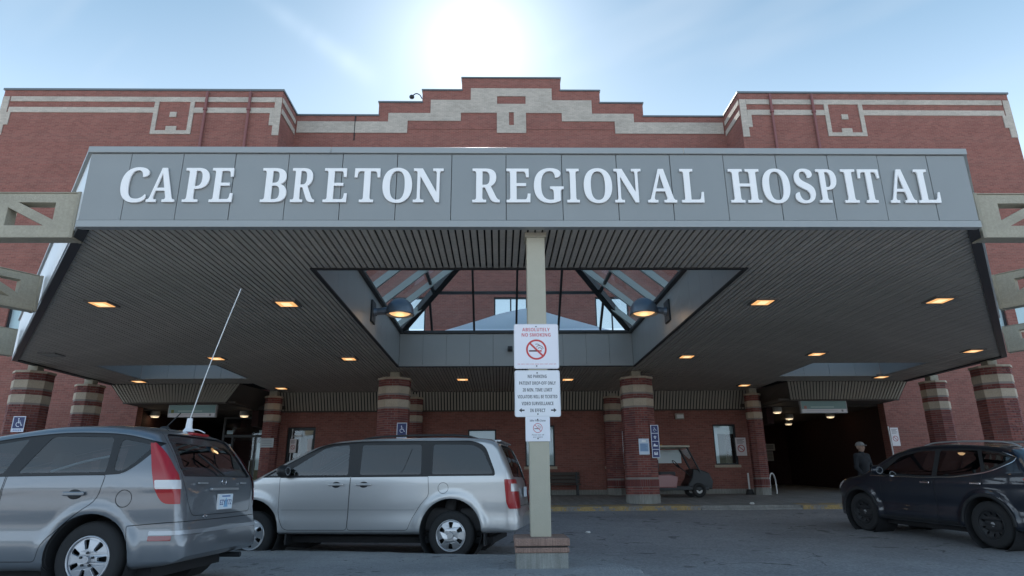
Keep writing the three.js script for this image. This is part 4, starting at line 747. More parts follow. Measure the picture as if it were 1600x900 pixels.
const prismZ = (p, z0, z1) => clean(new THREE.ExtrudeGeometry(poly(p), { depth: z1 - z0, bevelEnabled: false }).translate(0, 0, z0));
const prismX = (p, x0, x1) => clean(new THREE.ExtrudeGeometry(poly(p.map(([z, y]) => [-z, y])), { depth: x1 - x0, bevelEnabled: false }).rotateY(Math.PI / 2).translate(x0, 0, 0));

function carLoft(S, off = 0) {
  const top = S.top, bot = S.bottom, plan = S.plan, belt = S.belt;
  const st = []; { let l = S.L0; while (l < S.L1) { st.push(l); const a = l - S.L0, b = S.L1 - l; l += a < .05 ? .008 : a < .7 ? .016 : b < .12 ? .012 : b < .5 ? .03 : .05; } st.push(S.L1); }
  const NB = 4, NS = 30, NA = 7, NT = 9, ring = [], P = [];
  const bump = (l, y) => { let w = 0; for (const c of [0, S.wb]) { const r = Math.hypot(l - c, y - S.rw), t = 1 - Math.abs(r - (S.arch + .035)) / (S.flareW ?? .07); if (t > 0) w += (S.flare ?? .02) * t * t * (3 - 2 * t); } return w; };
  const hw = (l, y) => {
    let w = plan(l); const b = belt(l);
    if (y < .5) w -= S.tuck * ((.5 - y) / .35) ** 2;
    w -= (S.scallop ?? .012) * Math.exp(-(((y - .60) / .11) ** 2));
    const t = y - (b - .10); if (t > 0) w -= S.tumble * (t < .16 ? t * t / .32 : t - .08);
    if (S.crease) w += .008 * Math.exp(-(((y - S.crease(l)) / .025) ** 2));
    return w + bump(l, y) + off;
  };
  for (const l0 of st) {
    const l = l0 + (l0 - (S.L0 + S.L1) / 2) / (S.L1 - S.L0) * 2 * off, e = .01, sl = Math.abs(top(l0 + e) - top(l0 - e)) / (2 * e), k = Math.sqrt(1 + sl * sl);
    const yB = bot(l0) - off * .5, yT = top(l0) + off * Math.min(k, 4), H = yT - yB;
    const c = Math.min((S.crown ?? .035) * k, H * .25, .22), RV = Math.min((S.round ?? .09) * k, H * .42, .42), yS = yT - c - RV, r = [];
    const wB = Math.max(.02, hw(l0, yB) - .04);
    for (let i = 0; i < NB; i++) r.push([yB, wB * i / NB]);
    for (let i = 0; i <= NS; i++) { const t = i / NS, y = yB + (yS - yB) * t; r.push([y + (i === 0 ? 0 : 0), i === 0 ? wB : hw(l0, y)]); }
    const wS = hw(l0, yS), RH = Math.min(S.roundH ?? .12, wS * .5);
    for (let i = 1; i <= NA; i++) { const a = i / NA * Math.PI / 2; r.push([yS + RV * Math.sin(a), wS - (S.lean ?? .05) * RV * Math.sin(a) - RH * (1 - Math.cos(a))]); }
    const wE = r[r.length - 1][1]; for (let i = 1; i <= NT; i++) { const z = wE * (1 - i / NT); r.push([yT - c * (z / wE) ** 2, z]); }
    ring.push(r); P.push(l);
  }
  const m = ring[0].length, full = 2 * m - 2, pos = [], idx = [];
  ring.forEach((r, k) => { for (let i = 0; i < full; i++) { const j = i < m ? i : full - i, s = i < m ? -1 : 1; pos.push(P[k], r[j][0], s * r[j][1]); } });
  for (let k = 0; k < ring.length - 1; k++) for (let i = 0; i < full; i++) { const a = k * full + i, b = k * full + (i + 1) % full, c = a + full, d = b + full; idx.push(a, b, c, b, d, c); }
  const nv = ring.length * full;
  for (const [k, f] of [[0, 1], [ring.length - 1, 0]]) { const r = ring[k]; const cy = (r[0][0] + r[m - 1][0]) / 2, ci = pos.length / 3; pos.push(P[k], cy, 0); for (let i = 0; i < full; i++) { const a = k * full + i, b = k * full + (i + 1) % full; f ? idx.push(ci, b, a) : idx.push(ci, a, b); } }
  const g = new THREE.BufferGeometry(); g.setAttribute('position', new THREE.Float32BufferAttribute(pos, 3)); g.setIndex(idx);
  // outward winding
  const vol = (() => { let v = 0; const p = g.attributes.position, A = V(), B = V(), C = V(); for (let i = 0; i < idx.length; i += 3) { A.fromBufferAttribute(p, idx[i]); B.fromBufferAttribute(p, idx[i + 1]); C.fromBufferAttribute(p, idx[i + 2]); v += A.dot(B.cross(C)); } return v; })();
  if (vol < 0) { for (let i = 0; i < idx.length; i += 3) { const t = idx[i]; idx[i] = idx[i + 1]; idx[i + 1] = t; } g.setIndex(idx); }
  g.computeVertexNormals(); g.userData.hw = hw; return g;
}
M.tyre = std([.022, .022, .023], .85, 0, { bumpMap: mk(fineBump, 6), bumpScale: .002 });
M.liner = std([.02, .02, .022], .9);
M.cabin = std([.05, .052, .056], .85);
M.seat = std([.07, .07, .074], .9);
M.rubber = std([.016, .017, .019], .55);
M.trimGloss = phy([.02, .022, .026], { roughness: .25, clearcoat: .6, clearcoatRoughness: .1 });
M.redLens = phy([.36, .006, .012], { roughness: .3, clearcoat: .45, clearcoatRoughness: .06 });
M.clearLens = phy([.62, .60, .60], { roughness: .15, clearcoat: 1, clearcoatRoughness: .05 });
M.chrome = std([.72, .73, .75], .12, 1);
M.autoGlass = phy([.36, .43, .47], { roughness: .012, transmission: 1, thickness: 0, ior: 1.85, specularColor: lin(.5, .74, 1) });
M.tintGlass = phy([.03, .04, .055], { roughness: .012, transmission: 1, thickness: 0, ior: 1.75, specularColor: lin(.38, .66, 1) });
const paintMat = (c, c2, metal = .55) => phy(c, { metalness: metal, roughness: .36, clearcoat: 1, clearcoatRoughness: .05 });

function wheelGeo(R, rim, width, kind) {
  const prof = [[rim, -width / 2 + .012], [rim + .012, -width / 2], [R - .045, -width / 2 - .006], [R - .012, -width / 2 + .022], [R, -width / 2 + .05], [R, width / 2 - .05], [R - .012, width / 2 - .022], [R - .045, width / 2 + .006], [rim + .012, width / 2], [rim, width / 2 - .012], [rim - .01, 0], [rim, -width / 2 + .012]].map(([a, b]) => new THREE.Vector2(a, b));
  const tyre = new THREE.LatheGeometry(prof, 40).rotateX(Math.PI / 2);
  // rim face: disc with spokes, dished, its outside towards -z
  const s = new THREE.Shape(); s.absarc(0, 0, rim - .004, 0, Math.PI * 2, false);
  const n = kind.spokes, r0 = rim * kind.r0, r1 = rim * kind.r1; for (let i = 0; i < n; i++) { const a = (i + .5) / n * Math.PI * 2, w0 = kind.w0 / r0 * rim, w1 = kind.w1; const q = [[r0, -w0], [r1, -w1], [r1 * 1.015, 0], [r1, w1], [r0, w0]].map(([r, t]) => [r * Math.cos(a + t), r * Math.sin(a + t), .014]); s.holes.push(poly(rounded(q))); }
  const face = new THREE.ExtrudeGeometry(s, { depth: .02, bevelEnabled: true, bevelSize: .004, bevelThickness: .006, bevelSegments: 2, curveSegments: 40 }); const p = face.attributes.position;
  for (let i = 0; i < p.count; i++) { const r = Math.hypot(p.getX(i), p.getY(i)) / rim; p.setZ(i, p.getZ(i) - (kind.dish ?? .035) * (1 - r * r) * (kind.out ?? 1)); }
  face.computeVertexNormals(); face.translate(0, 0, -width / 2 + .022);
  const lip = new THREE.TorusGeometry(rim - .004, .009, 8, 40).translate(0, 0, -width / 2 + .006);
  const barrel = new THREE.CylinderGeometry(rim - .012, rim - .03, width * .8, 32, 1, true).rotateX(Math.PI / 2);
  const disc = new THREE.CylinderGeometry(rim * .72, rim * .72, .02, 28).rotateX(Math.PI / 2).translate(0, 0, .0);
  const hub = new THREE.CylinderGeometry(kind.hub ?? .03, (kind.hub ?? .03) * 1.15, .025, 20).rotateX(-Math.PI / 2).translate(0, 0, -width / 2 + .018 - (kind.dish ?? .035) * (kind.out ?? 1) - .012);
  const nuts = []; for (let i = 0; i < (kind.nuts ?? 5); i++) { const a = (i / (kind.nuts ?? 5)) * Math.PI * 2 + Math.PI / 2; nuts.push(new THREE.CylinderGeometry(.011, .011, .02, 6).rotateX(Math.PI / 2).translate(.057 * Math.cos(a), .057 * Math.sin(a), -width / 2 + .012 - (kind.dish ?? .035) * (kind.out ?? 1) * .93)); }
  return { tyre, rim: merge([face, lip]), barrel, disc, hub, nuts };
}
function addWheel(car, x, z, S, G, steer = 0) {
  const w = new THREE.Group(); w.name = 'wheel'; car.add(w); w.position.set(x, S.rw - (S.drop ?? 0), z); if (z > 0) w.rotation.y = Math.PI; w.rotation.y += steer;
  part(w, 'tyre', G.tyre, M.tyre); part(w, 'rim', G.rim, S.rimMat); part(w, 'rim_barrel', G.barrel, M.darkMetal); part(w, 'brake_disc', G.disc, M.darkMetal); part(w, 'hub_cap', G.hub, S.hubMat ?? S.rimMat); for (const n of G.nuts) part(w, 'wheel_nut', n, S.nutMat ?? M.darkMetal);
}
function makeCar(name, label, category, S) {
  const car = thing(name, label, category, S.pos, S.turn); car.rotation.order = 'YZX'; car.rotation.z = S.pitch ?? 0;
  let skin = carLoft(S, 0), lin0 = carLoft(S, -.035); const glassSkin = carLoft(S, -.008), proud = carLoft(S, .006), hw = skin.userData.hw;
  const archs = []; for (const c of [0, S.wb]) for (const s of [-1, 1]) { const g = new THREE.CylinderGeometry(S.arch, S.arch, .75, 40).rotateX(Math.PI / 2).translate(c, S.rw + .005, s * .83); archs.push(clean(g)); }
  for (const a of archs) { skin = cutOut(skin, a); lin0 = cutOut(lin0, a); }
  // inner wheel wells
  for (const c of [0, S.wb]) for (const s of [-1, 1]) { const w = hw(c, S.rw + S.arch) - .012; part(car, 'wheel_well', merge([new THREE.CylinderGeometry(S.arch + .004, S.arch + .004, w - .45, 32, 1, true).rotateX(Math.PI / 2).translate(c, S.rw + .005, s * (w + .45) / 2), new THREE.CircleGeometry(S.arch + .004, 32).translate(c, S.rw + .005, s * .452)]), M.liner); }
  // side glass
  const dlo = rounded(S.dlo);
  for (const s of [-1, 1]) {
    const z = s < 0 ? [-1.4, -.25] : [.25, 1.4], P = prismZ(grow(dlo, .004), ...z);
    skin = cutOut(skin, P); lin0 = cutOut(lin0, prismZ(grow(dlo, .0), ...z));
    let frame = keepIn(glassSkin, prismZ(dlo, ...z));
    S.panes.forEach(([nm, pts, mat]) => { const q = rounded(pts), Q = prismZ(q, ...z); const pane = keepIn(glassSkin, Q); frame = cutOut(frame, prismZ(q, ...z)); pane.translate(0, 0, -s * .003); part(car, nm, pane, mat); });
    part(car, 'window_frame', frame, S.frameMat ?? M.rubber);
  }
  // windscreen and rear window, cut along the car
  for (const [nm, pts, x0, x1, mat, band] of S.screens) {
    const q = rounded(pts); skin = cutOut(skin, prismX(grow(q, .003), x0, x1)); lin0 = cutOut(lin0, prismX(q, x0, x1));
    const ins = grow(q, -(band ?? .05)); let fr = keepIn(glassSkin, prismX(q, x0, x1)); fr = cutOut(fr, prismX(ins, x0, x1)); part(car, 'window_band', fr, M.trimGloss);
    part(car, nm, keepIn(glassSkin, prismX(ins, x0, x1)), mat);
  }
  // doors, flaps and bumpers as panels of their own
  for (const [nm, pts, z0, z1, mat] of S.panels) { const q = rounded(pts); part(car, nm, keepIn(skin, prismZ(q, z0, z1)), mat ?? S.paint); skin = cutOut(skin, prismZ(grow(q, .0065), z0, z1)); }
  for (const [nm, pts, x0, x1, mat] of S.rearPanels ?? []) { const q = rounded(pts); part(car, nm, keepIn(skin, prismX(q, x0, x1)), mat ?? S.paint); skin = cutOut(skin, prismX(grow(q, .006), x0, x1)); }
  part(car, 'body', skin, S.paint); part(car, 'cabin_lining', lin0, M.cabin);
  // lamps and trim that stand a little proud
  for (const [nm, pts, z0, z1, mat, lab] of S.proud ?? []) { const m = part(car, nm, keepIn(proud, prismZ(rounded(pts), z0, z1)), mat); if (lab) m.userData.label = lab; }
  for (const [nm, pts, x0, x1, mat] of S.proudX ?? []) part(car, nm, keepIn(proud, prismX(rounded(pts), x0, x1)), mat);
  const G = wheelGeo(S.rw, S.rim, .21, S.spoke);
  for (const c of [0, S.wb]) for (const s of [-1, 1]) addWheel(car, c, s * (hw(c, S.rw + S.arch) - (S.inset ?? .05) - .105), S, G);
  // floor, seats, wheel
  part(car, 'floor', box(S.L0 + .5, S.L1 - .8, .27, .33, -.62, .62), M.liner);
  for (const [x, zs] of S.seats) for (const z of zs) { const st = new THREE.Group(); st.name = 'seat'; car.add(st); st.position.set(x, .33, z); part(st, 'cushion', rbox(-.25, .28, 0, S.seatH ?? .25, -.24, .24, .06, 3), M.seat); const bk = rbox(-.09, .09, 0, .62, -.23, .23, .07, 3); bk.rotateZ(.22); bk.translate(-.24, (S.seatH ?? .25) - .06, 0); part(st, 'backrest', bk, M.seat); part(st, 'headrest', rbox(-.05, .05, 0, .18, -.12, .12, .045, 3).rotateZ(.2).translate(-.40, (S.seatH ?? .25) + .57, 0), M.seat); }
  part(car, 'dashboard', rbox(S.dash - .2, S.dash + .25, .6, S.dashH, -.62, .62, .08, 3), M.cabin);
  part(car, 'steering_wheel', new THREE.TorusGeometry(.18, .016, 8, 28).rotateY(Math.PI / 2).rotateZ(-.4).translate(S.dash - .33, S.dashH - .02, -.36), M.rubber);
  car.userData.hwf = undefined; return { car, hw, S };
}
function handle(car, hw, l, y, mat, len = .2) { const z = -hw(l, y) ; const h = part(car, 'door_handle', rbox(l - len / 2, l + len / 2, y - .018, y + .018, z - .034, z - .010, .011, 3), mat); part(h, 'handle_recess', new THREE.SphereGeometry(.06, 14, 8).scale(1.15, .75, .12).translate(l, y - .004, z - .002), M.rubber); return h; }
function mirror(car, hw, l, y, mat) { const z = -hw(l, y - .05); const m = part(car, 'mirror', new THREE.SphereGeometry(.15, 18, 12).scale(.62, .62, .85).translate(l, y + .03, z - .13), mat); part(m, 'mirror_arm', rbox(l - .04, l + .04, y - .06, y - .02, z - .12, z + .04, .015), M.rubber); part(m, 'mirror_glass', new THREE.CircleGeometry(.085, 18).scale(1, .8, 1).rotateY(-Math.PI / 2).translate(l - .078, y + .03, z - .13), M.chrome); return m; }
function plateTex(txt) { return canvasTex(256, 128, (x, w, h) => { x.fillStyle = '#d9e4ee'; x.fillRect(0, 0, w, h); x.fillStyle = '#7fb0d6'; x.beginPath(); x.moveTo(90, 112); x.lineTo(170, 112); x.lineTo(156, 60); x.lineTo(130, 24); x.lineTo(112, 66); x.fill(); x.fillStyle = '#25407e'; x.font = 'bold 62px sans-serif'; x.textAlign = 'center'; x.textBaseline = 'middle'; x.fillText(txt, w / 2, 70); x.fillStyle = '#4f73ab'; x.fillRect(50, 10, 156, 12); }); }

// ---- silver minivan under the canopy
{
  const silver = paintMat([.52, .525, .53], null, .6);
  const yaw = 188.8 * rad, S = {
    L0: -1.04, L1: 4.10, wb: 3.15, rw: .345, drop: .05, arch: .465, flare: .024, flareW: .085, tuck: .045, tumble: .20, crown: .03, round: .07, roundH: .11, scallop: .008,
    top: pchip([[-1.04, .60], [-1.0, .69], [-.985, .82], [-.96, 1.0], [-.90, 1.2], [-.78, 1.48], [-.70, 1.62], [-.60, 1.69], [-.40, 1.725], [.3, 1.75], [1.2, 1.745], [1.8, 1.715], [2.2, 1.63], [2.6, 1.45], [3.0, 1.235], [3.25, 1.12], [3.5, 1.05], [3.85, .93], [4.03, .80], [4.10, .60]]),
    bottom: pchip([[-1.04, .40], [-.9, .34], [-.5, .33], [0, .31], [3.2, .31], [3.8, .28], [4.10, .34]]),
    plan: pchip([[-1.04, .66], [-1.01, .80], [-.95, .885], [-.8, .945], [-.4, .975], [.5, .985], [2.5, .985], [3.2, .965], [3.7, .90], [3.95, .76], [4.07, .55], [4.10, .40]]),
    belt: () => 1.13, crease: null,
    dlo: [[3.02, 1.14, .02], [2.06, 1.635, .12], [1.5, 1.672, .3], [-.30, 1.655, .16], [-.50, 1.58, .14], [-.655, 1.20, .08], [-.66, 1.14, .03]],
    panes: [['front_window', [[2.72, 1.165, .03], [2.02, 1.595, .10], [1.66, 1.62, .04], [1.63, 1.165, .03]], M.autoGlass], ['quarter_glass', [[2.93, 1.165, .015], [2.79, 1.235, .015], [2.76, 1.165, .015]], M.autoGlass], ['sliding_window', [[1.44, 1.165, .04], [1.45, 1.615, .04], [.50, 1.612, .04], [.47, 1.165, .04]], M.tintGlass], ['rear_side_window', [[.30, 1.165, .03], [.31, 1.610, .04], [-.30, 1.598, .12], [-.46, 1.52, .12], [-.62, 1.19, .05], [-.615, 1.165, .02]], M.tintGlass]],
    screens: [['windscreen', [[-.66, 1.17, .06], [-.58, 1.62, .08], [.58, 1.62, .08], [.66, 1.17, .06]], 2.0, 3.6, M.autoGlass], ['rear_window', [[-.70, 1.12, .06], [-.62, 1.60, .08], [.62, 1.60, .08], [.70, 1.12, .06]], -1.2, -.55, M.tintGlass]],
    panels: [['front_door', [[2.72, 1.13, .01], [1.585, 1.13, .01], [1.60, .37, .05], [2.60, .37, .08], [2.70, .6, .1]], -1.3, -.3], ['sliding_door', [[1.57, 1.13, .01], [.36, 1.13, .01], [.34, .86, .06], [.46, .74, .15], [.60, .52, .15], [.66, .37, .04], [1.585, .37, .05]], -1.3, -.3], ['fuel_flap', Array.from({ length: 20 }, (_, i) => [.12 + .075 * Math.cos(i * Math.PI / 10), .965 + .075 * Math.sin(i * Math.PI / 10), 0]), -1.3, -.3]],
    rearPanels: [['tailgate', [[-.72, .70, .06], [-.76, 1.08, .06], [-.68, 1.64, .1], [.68, 1.64, .1], [.76, 1.08, .06], [.72, .70, .06]], -1.3, -.62]],
    proud: [['tail_light', [[-.80, 1.085, .015], [-1.1, 1.085, .01], [-1.1, .665, .01], [-.87, .665, .02], [-.83, .75, .05]], -1.2, -.60, M.redLens], ['tail_light', [[-.80, 1.085, .015], [-1.1, 1.085, .01], [-1.1, .665, .01], [-.87, .665, .02], [-.83, .75, .05]], .60, 1.2, M.redLens], ['side_moulding', [[2.66, .645, .008], [2.66, .668, .008], [1.60, .668, .008], [1.60, .645, .008]], -1.3, -.3, M.tin], ['side_moulding', [[1.57, .645, .008], [1.57, .668, .008], [.55, .668, .008], [.55, .645, .008]], -1.3, -.3, M.tin]],
    rim: .22, rimMat: std([.50, .51, .53], .28, .8), hubMat: std([.45, .46, .48], .3, .8), nutMat: M.tin, spoke: { spokes: 6, r0: .50, r1: .86, w0: .10, w1: .21, dish: .03, hub: .045, nuts: 5 }, inset: .055,
    seats: [[1.35, [-.4, .4]], [.35, [-.4, .4]], [-.35, [-.42, 0, .42]]], seatH: .34, dash: 2.75, dashH: 1.10, paint: silver, pos: [-.585, roadY(10.9) + .058, -11.02], turn: -yaw
  };
  const { car, hw } = makeCar('minivan', 'silver minivan with tinted side windows parked under the canopy', 'minivan', S);
  handle(car, hw, 1.80, 1.025, silver, .24); handle(car, hw, 1.36, 1.025, silver, .24); mirror(car, hw, 2.62, 1.20, M.rubber);
  part(car, 'reversing_light', keepIn(carLoft(S, .010), prismZ(rounded([[-.90, 1.02, .01], [-1.2, 1.02, .01], [-1.2, .91, .01], [-.90, .91, .01]]), -1.2, -.62)), M.clearLens);
  for (const s of [-1, 1]) part(car, 'roof_rail', new THREE.TubeGeometry(new THREE.CatmullRomCurve3([V(1.55, 1.69, s * .68), V(1.4, 1.735, s * .68), V(.3, 1.76, s * .69), V(-.2, 1.735, s * .68), V(-.38, 1.68, s * .67)]), 24, .017, 8), M.rubber);
  for (const [l, s] of [[-.50, -1], [-.50, 1], [2.57, -1], [2.57, 1]]) part(car, 'mud_flap', rbox(l - .012, l + .012, .15, .44, s < 0 ? -.95 : .72, s < 0 ? -.72 : .95, .01), M.rubber);
  part(car, 'spoiler', rbox(-.70, -.52, 1.655, 1.685, -.58, .58, .014, 3), silver);
  part(car, 'rear_wiper', tube(V(-.99, 1.09, -.05), V(-.86, 1.30, .4), .012), M.rubber);
  part(car, 'licence_plate', box(-1.012, -1.0, .82, .97, -.16, .16), std([.6, .66, .72], .5));
  part(car, 'underbody', box(-.6, 3.7, .17, .262, -.7, .7), M.liner);
}
// ---- grey wagon in the left foreground
{
  M.greyTrim = std([.36, .38, .41], .3, .6); M.reflector = phy([.22, .012, .02], { roughness: .2, clearcoat: .8 }); const grey = paintMat([.19, .205, .225], null, .55);
  const yaw = 183.2 * rad, S = {
    L0: -.85, L1: 3.62, wb: 2.70, rw: .322, arch: .385, flare: .022, flareW: .07, tuck: .06, tumble: .30, crown: .035, round: .085, roundH: .13, scallop: .015,
    top: pchip([[-.85, .56], [-.82, .64], [-.795, .72], [-.775, .88], [-.745, 1.03], [-.66, 1.17], [-.50, 1.385], [-.42, 1.465], [-.30, 1.50], [-.1, 1.53], [.2, 1.55], [.5, 1.545], [1.0, 1.485], [1.5, 1.39], [2.0, 1.24], [2.5, 1.07], [2.85, .985], [3.2, .91], [3.48, .78], [3.58, .66], [3.62, .52]]),
    bottom: pchip([[-.85, .34], [-.75, .28], [-.4, .24], [0, .23], [2.8, .22], [3.3, .2], [3.62, .30]]),
    plan: pchip([[-.85, .62], [-.835, .74], [-.79, .81], [-.70, .85], [-.45, .872], [0, .88], [1.5, .885], [2.6, .87], [3.1, .80], [3.4, .68], [3.56, .50], [3.62, .32]]),
    belt: (l) => 1.06 - .02 * Math.max(0, l) * .5, crease: (l) => .93,
    dlo: [[2.55, 1.03, .02], [1.75, 1.22, .15], [1.1, 1.375, .3], [.45, 1.445, .3], [-.12, 1.425, .2], [-.50, 1.335, .05], [-.48, 1.295, .06], [-.33, 1.14, .08], [-.22, 1.06, .06], [.0, 1.05, .02]],
    panes: [['front_window', [[2.2, 1.06, .03], [1.72, 1.195, .10], [1.2, 1.325, .1], [.80, 1.385, .03], [.92, 1.065, .03]], M.autoGlass], ['rear_door_window', [[.78, 1.07, .03], [.58, 1.41, .06], [-.02, 1.395, .05], [-.05, 1.075, .03]], M.autoGlass], ['rear_quarter_window', [[-.12, 1.085, .03], [-.10, 1.38, .05], [-.43, 1.315, .03], [-.29, 1.155, .05], [-.21, 1.085, .04]], M.autoGlass]],
    screens: [['windscreen', [[-.60, 1.03, .06], [-.52, 1.38, .08], [.52, 1.38, .08], [.60, 1.03, .06]], 1.7, 3.2, M.autoGlass], ['rear_window', [[-.71, 1.035, .05], [-.705, 1.10, .06], [-.61, 1.435, .07], [.61, 1.435, .07], [.705, 1.10, .06], [.71, 1.035, .05]], -1.0, -.42, M.tintGlass, .085]],
    panels: [['rear_door', [[.86, 1.045, .01], [-.06, 1.045, .02], [-.03, .84, .1], [.24, .64, .12], [.42, .46, .1], [.46, .31, .04], [.92, .31, .03]], -1.3, -.3], ['front_door', [[2.05, 1.04, .02], [.88, 1.045, .01], [.935, .31, .03], [1.95, .31, .05], [2.10, .6, .1]], -1.3, -.3], ['rear_bumper', [[-.34, .60, .01], [-.72, .63, .08], [-.95, .63, .01], [-.95, .15, .01], [-.36, .15, .01], [-.375, .40, .05]], -1.3, 1.3], ['fuel_flap', Array.from({ length: 20 }, (_, i) => [-.27 + .07 * Math.cos(i * Math.PI / 10), .84 + .072 * Math.sin(i * Math.PI / 10), 0]), -1.3, -.3]],
    rearPanels: [['tailgate', [[-.62, .68, .06], [-.74, 1.02, .04], [-.64, 1.47, .08], [.64, 1.47, .08], [.74, 1.02, .04], [.62, .68, .06]], -1.2, -.40]],
    proud: [],
    rim: .198, rimMat: std([.48, .49, .52], .38, .6), hubMat: std([.45, .46, .49], .35, .6), spoke: { spokes: 7, r0: .44, r1: .87, w0: .09, w1: .17, dish: .022, hub: .03, nuts: 5 }, inset: .05,
    seats: [[1.15, [-.36, .36]], [.18, [-.4, 0, .4]]], seatH: .20, dash: 2.1, dashH: .98, paint: grey, pos: [-3.645, .155, -7.08], turn: -yaw
  };
  const lampZ = [[-1.1, -.79], [.79, 1.1]], lampS = [[-.375, 1.385, .02], [-.44, 1.385, .02], [-1, 1.02, .02], [-1, .785, .02], [-.63, .79, .06], [-.555, .89, .08]];
  for (const [a, b] of lampZ) S.proud.push(['tail_light', lampS, a, b, M.redLens]);
  S.proud.push(['bumper_trim', [[-.54, .525, .01], [-1, .525, .01], [-1, .56, .01], [-.54, .56, .01]], -1.1, 1.1, M.greyTrim], ['reflector', [[-.54, .475, .008], [-.74, .475, .008], [-.74, .518, .008], [-.54, .518, .008]], -1.2, -.3, M.reflector]);
  const { car, hw } = makeCar('wagon_car', 'grey station wagon with white whip aerial in the left foreground', 'car', S);
  const p2 = carLoft(S, .011); for (const [a, b] of lampZ) part(car, 'reversing_light', keepIn(p2, prismZ(rounded([[-.53, 1.0, .015], [-1, 1.0, .01], [-1, .92, .01], [-.55, .92, .015]]), a, b)), M.clearLens);
  handle(car, hw, .19, .885, grey, .2); handle(car, hw, 1.2, .88, grey, .2); mirror(car, hw, 1.95, 1.11, grey);
  part(car, 'brake_light', rbox(-.455, -.39, 1.452, 1.480, -.17, .17, .01), M.redLens);
  part(car, 'tailgate_grip', rbox(-.80, -.765, .90, .926, -.30, .30, .011, 3), M.tin);
  const pl = part(car, 'licence_plate', rbox(-.806, -.785, .715, .865, -.155, .155, .004), M.white);
  part(pl, 'plate_print', new THREE.PlaneGeometry(.30, .142).rotateY(-Math.PI / 2).translate(-.8075, .79, 0), std(0xffffff, .4, 0, { map: plateTex('EZY 172') }));
  part(car, 'emblem', new THREE.TorusGeometry(.036, .006, 6, 20).scale(1.3, .8, 1).rotateY(Math.PI / 2).translate(-.765, .985, 0), M.chrome);
  part(car, 'badge', box(-.78, -.757, .965, .978, -.52, -.36), M.tin); part(car, 'badge', box(-.78, -.757, .965, .978, .40, .50), M.tin); part(car, 'badge', new THREE.SphereGeometry(.04, 12, 8).scale(.2, .45, 1.1).translate(-.807, .665, -.40), M.chrome);
  part(car, 'rear_wiper', tube(V(-.755, 1.05, .0), V(-.625, 1.25, -.33), .010), M.rubber);
  part(car, 'exhaust', tube(V(-.6, .24, .45), V(-.82, .24, .45), .028), M.darkMetal);
  part(car, 'stub_aerial', tube(V(-.05, 1.535, 0), V(-.20, 1.70, 0), .006), M.rubber); part(car, 'aerial_base', new THREE.SphereGeometry(.035, 10, 8).scale(1.6, .7, 1).translate(-.05, 1.538, 0), M.rubber);
  part(car, 'underbody', box(-.5, 3.2, .14, .232, -.66, .66), M.liner);
  for (const s of [-1, 1]) part(car, 'grab_rail', new THREE.TubeGeometry(new THREE.CatmullRomCurve3([V(.70, 1.09, s * .55), V(.4, 1.18, s * .53), V(.12, 1.24, s * .5)]), 12, .012, 6), M.whiteRough);
  // magnetic whip aerial on its roof
  car.updateMatrixWorld(true);
  const at = (x, y, z) => car.localToWorld(V(x, y, z)), b = at(-.31, 1.502, .0), t = thing('whip_aerial', 'tall white whip aerial with magnetic foot on the wagon roof', 'aerial', [b.x, b.y, b.z]);
  part(t, 'foot', new THREE.CylinderGeometry(.03, .062, .05, 20).translate(0, .022, 0), M.white); part(t, 'collar', new THREE.CylinderGeometry(.026, .034, .10, 16).translate(0, .09, 0), M.white);
  part(t, 'whip', new THREE.TubeGeometry(new THREE.CatmullRomCurve3([V(0, .13, 0), V(.11, .62, 0), V(.235, 1.1, 0), V(.375, 1.60, 0)]), 24, .0055, 6), M.whiteRough);
  part(t, 'cable', new THREE.TubeGeometry(new THREE.CatmullRomCurve3([V(.05, .02, 0), V(.12, .012, .02), V(.20, -.02, .05)]), 12, .006, 6), M.white);
}
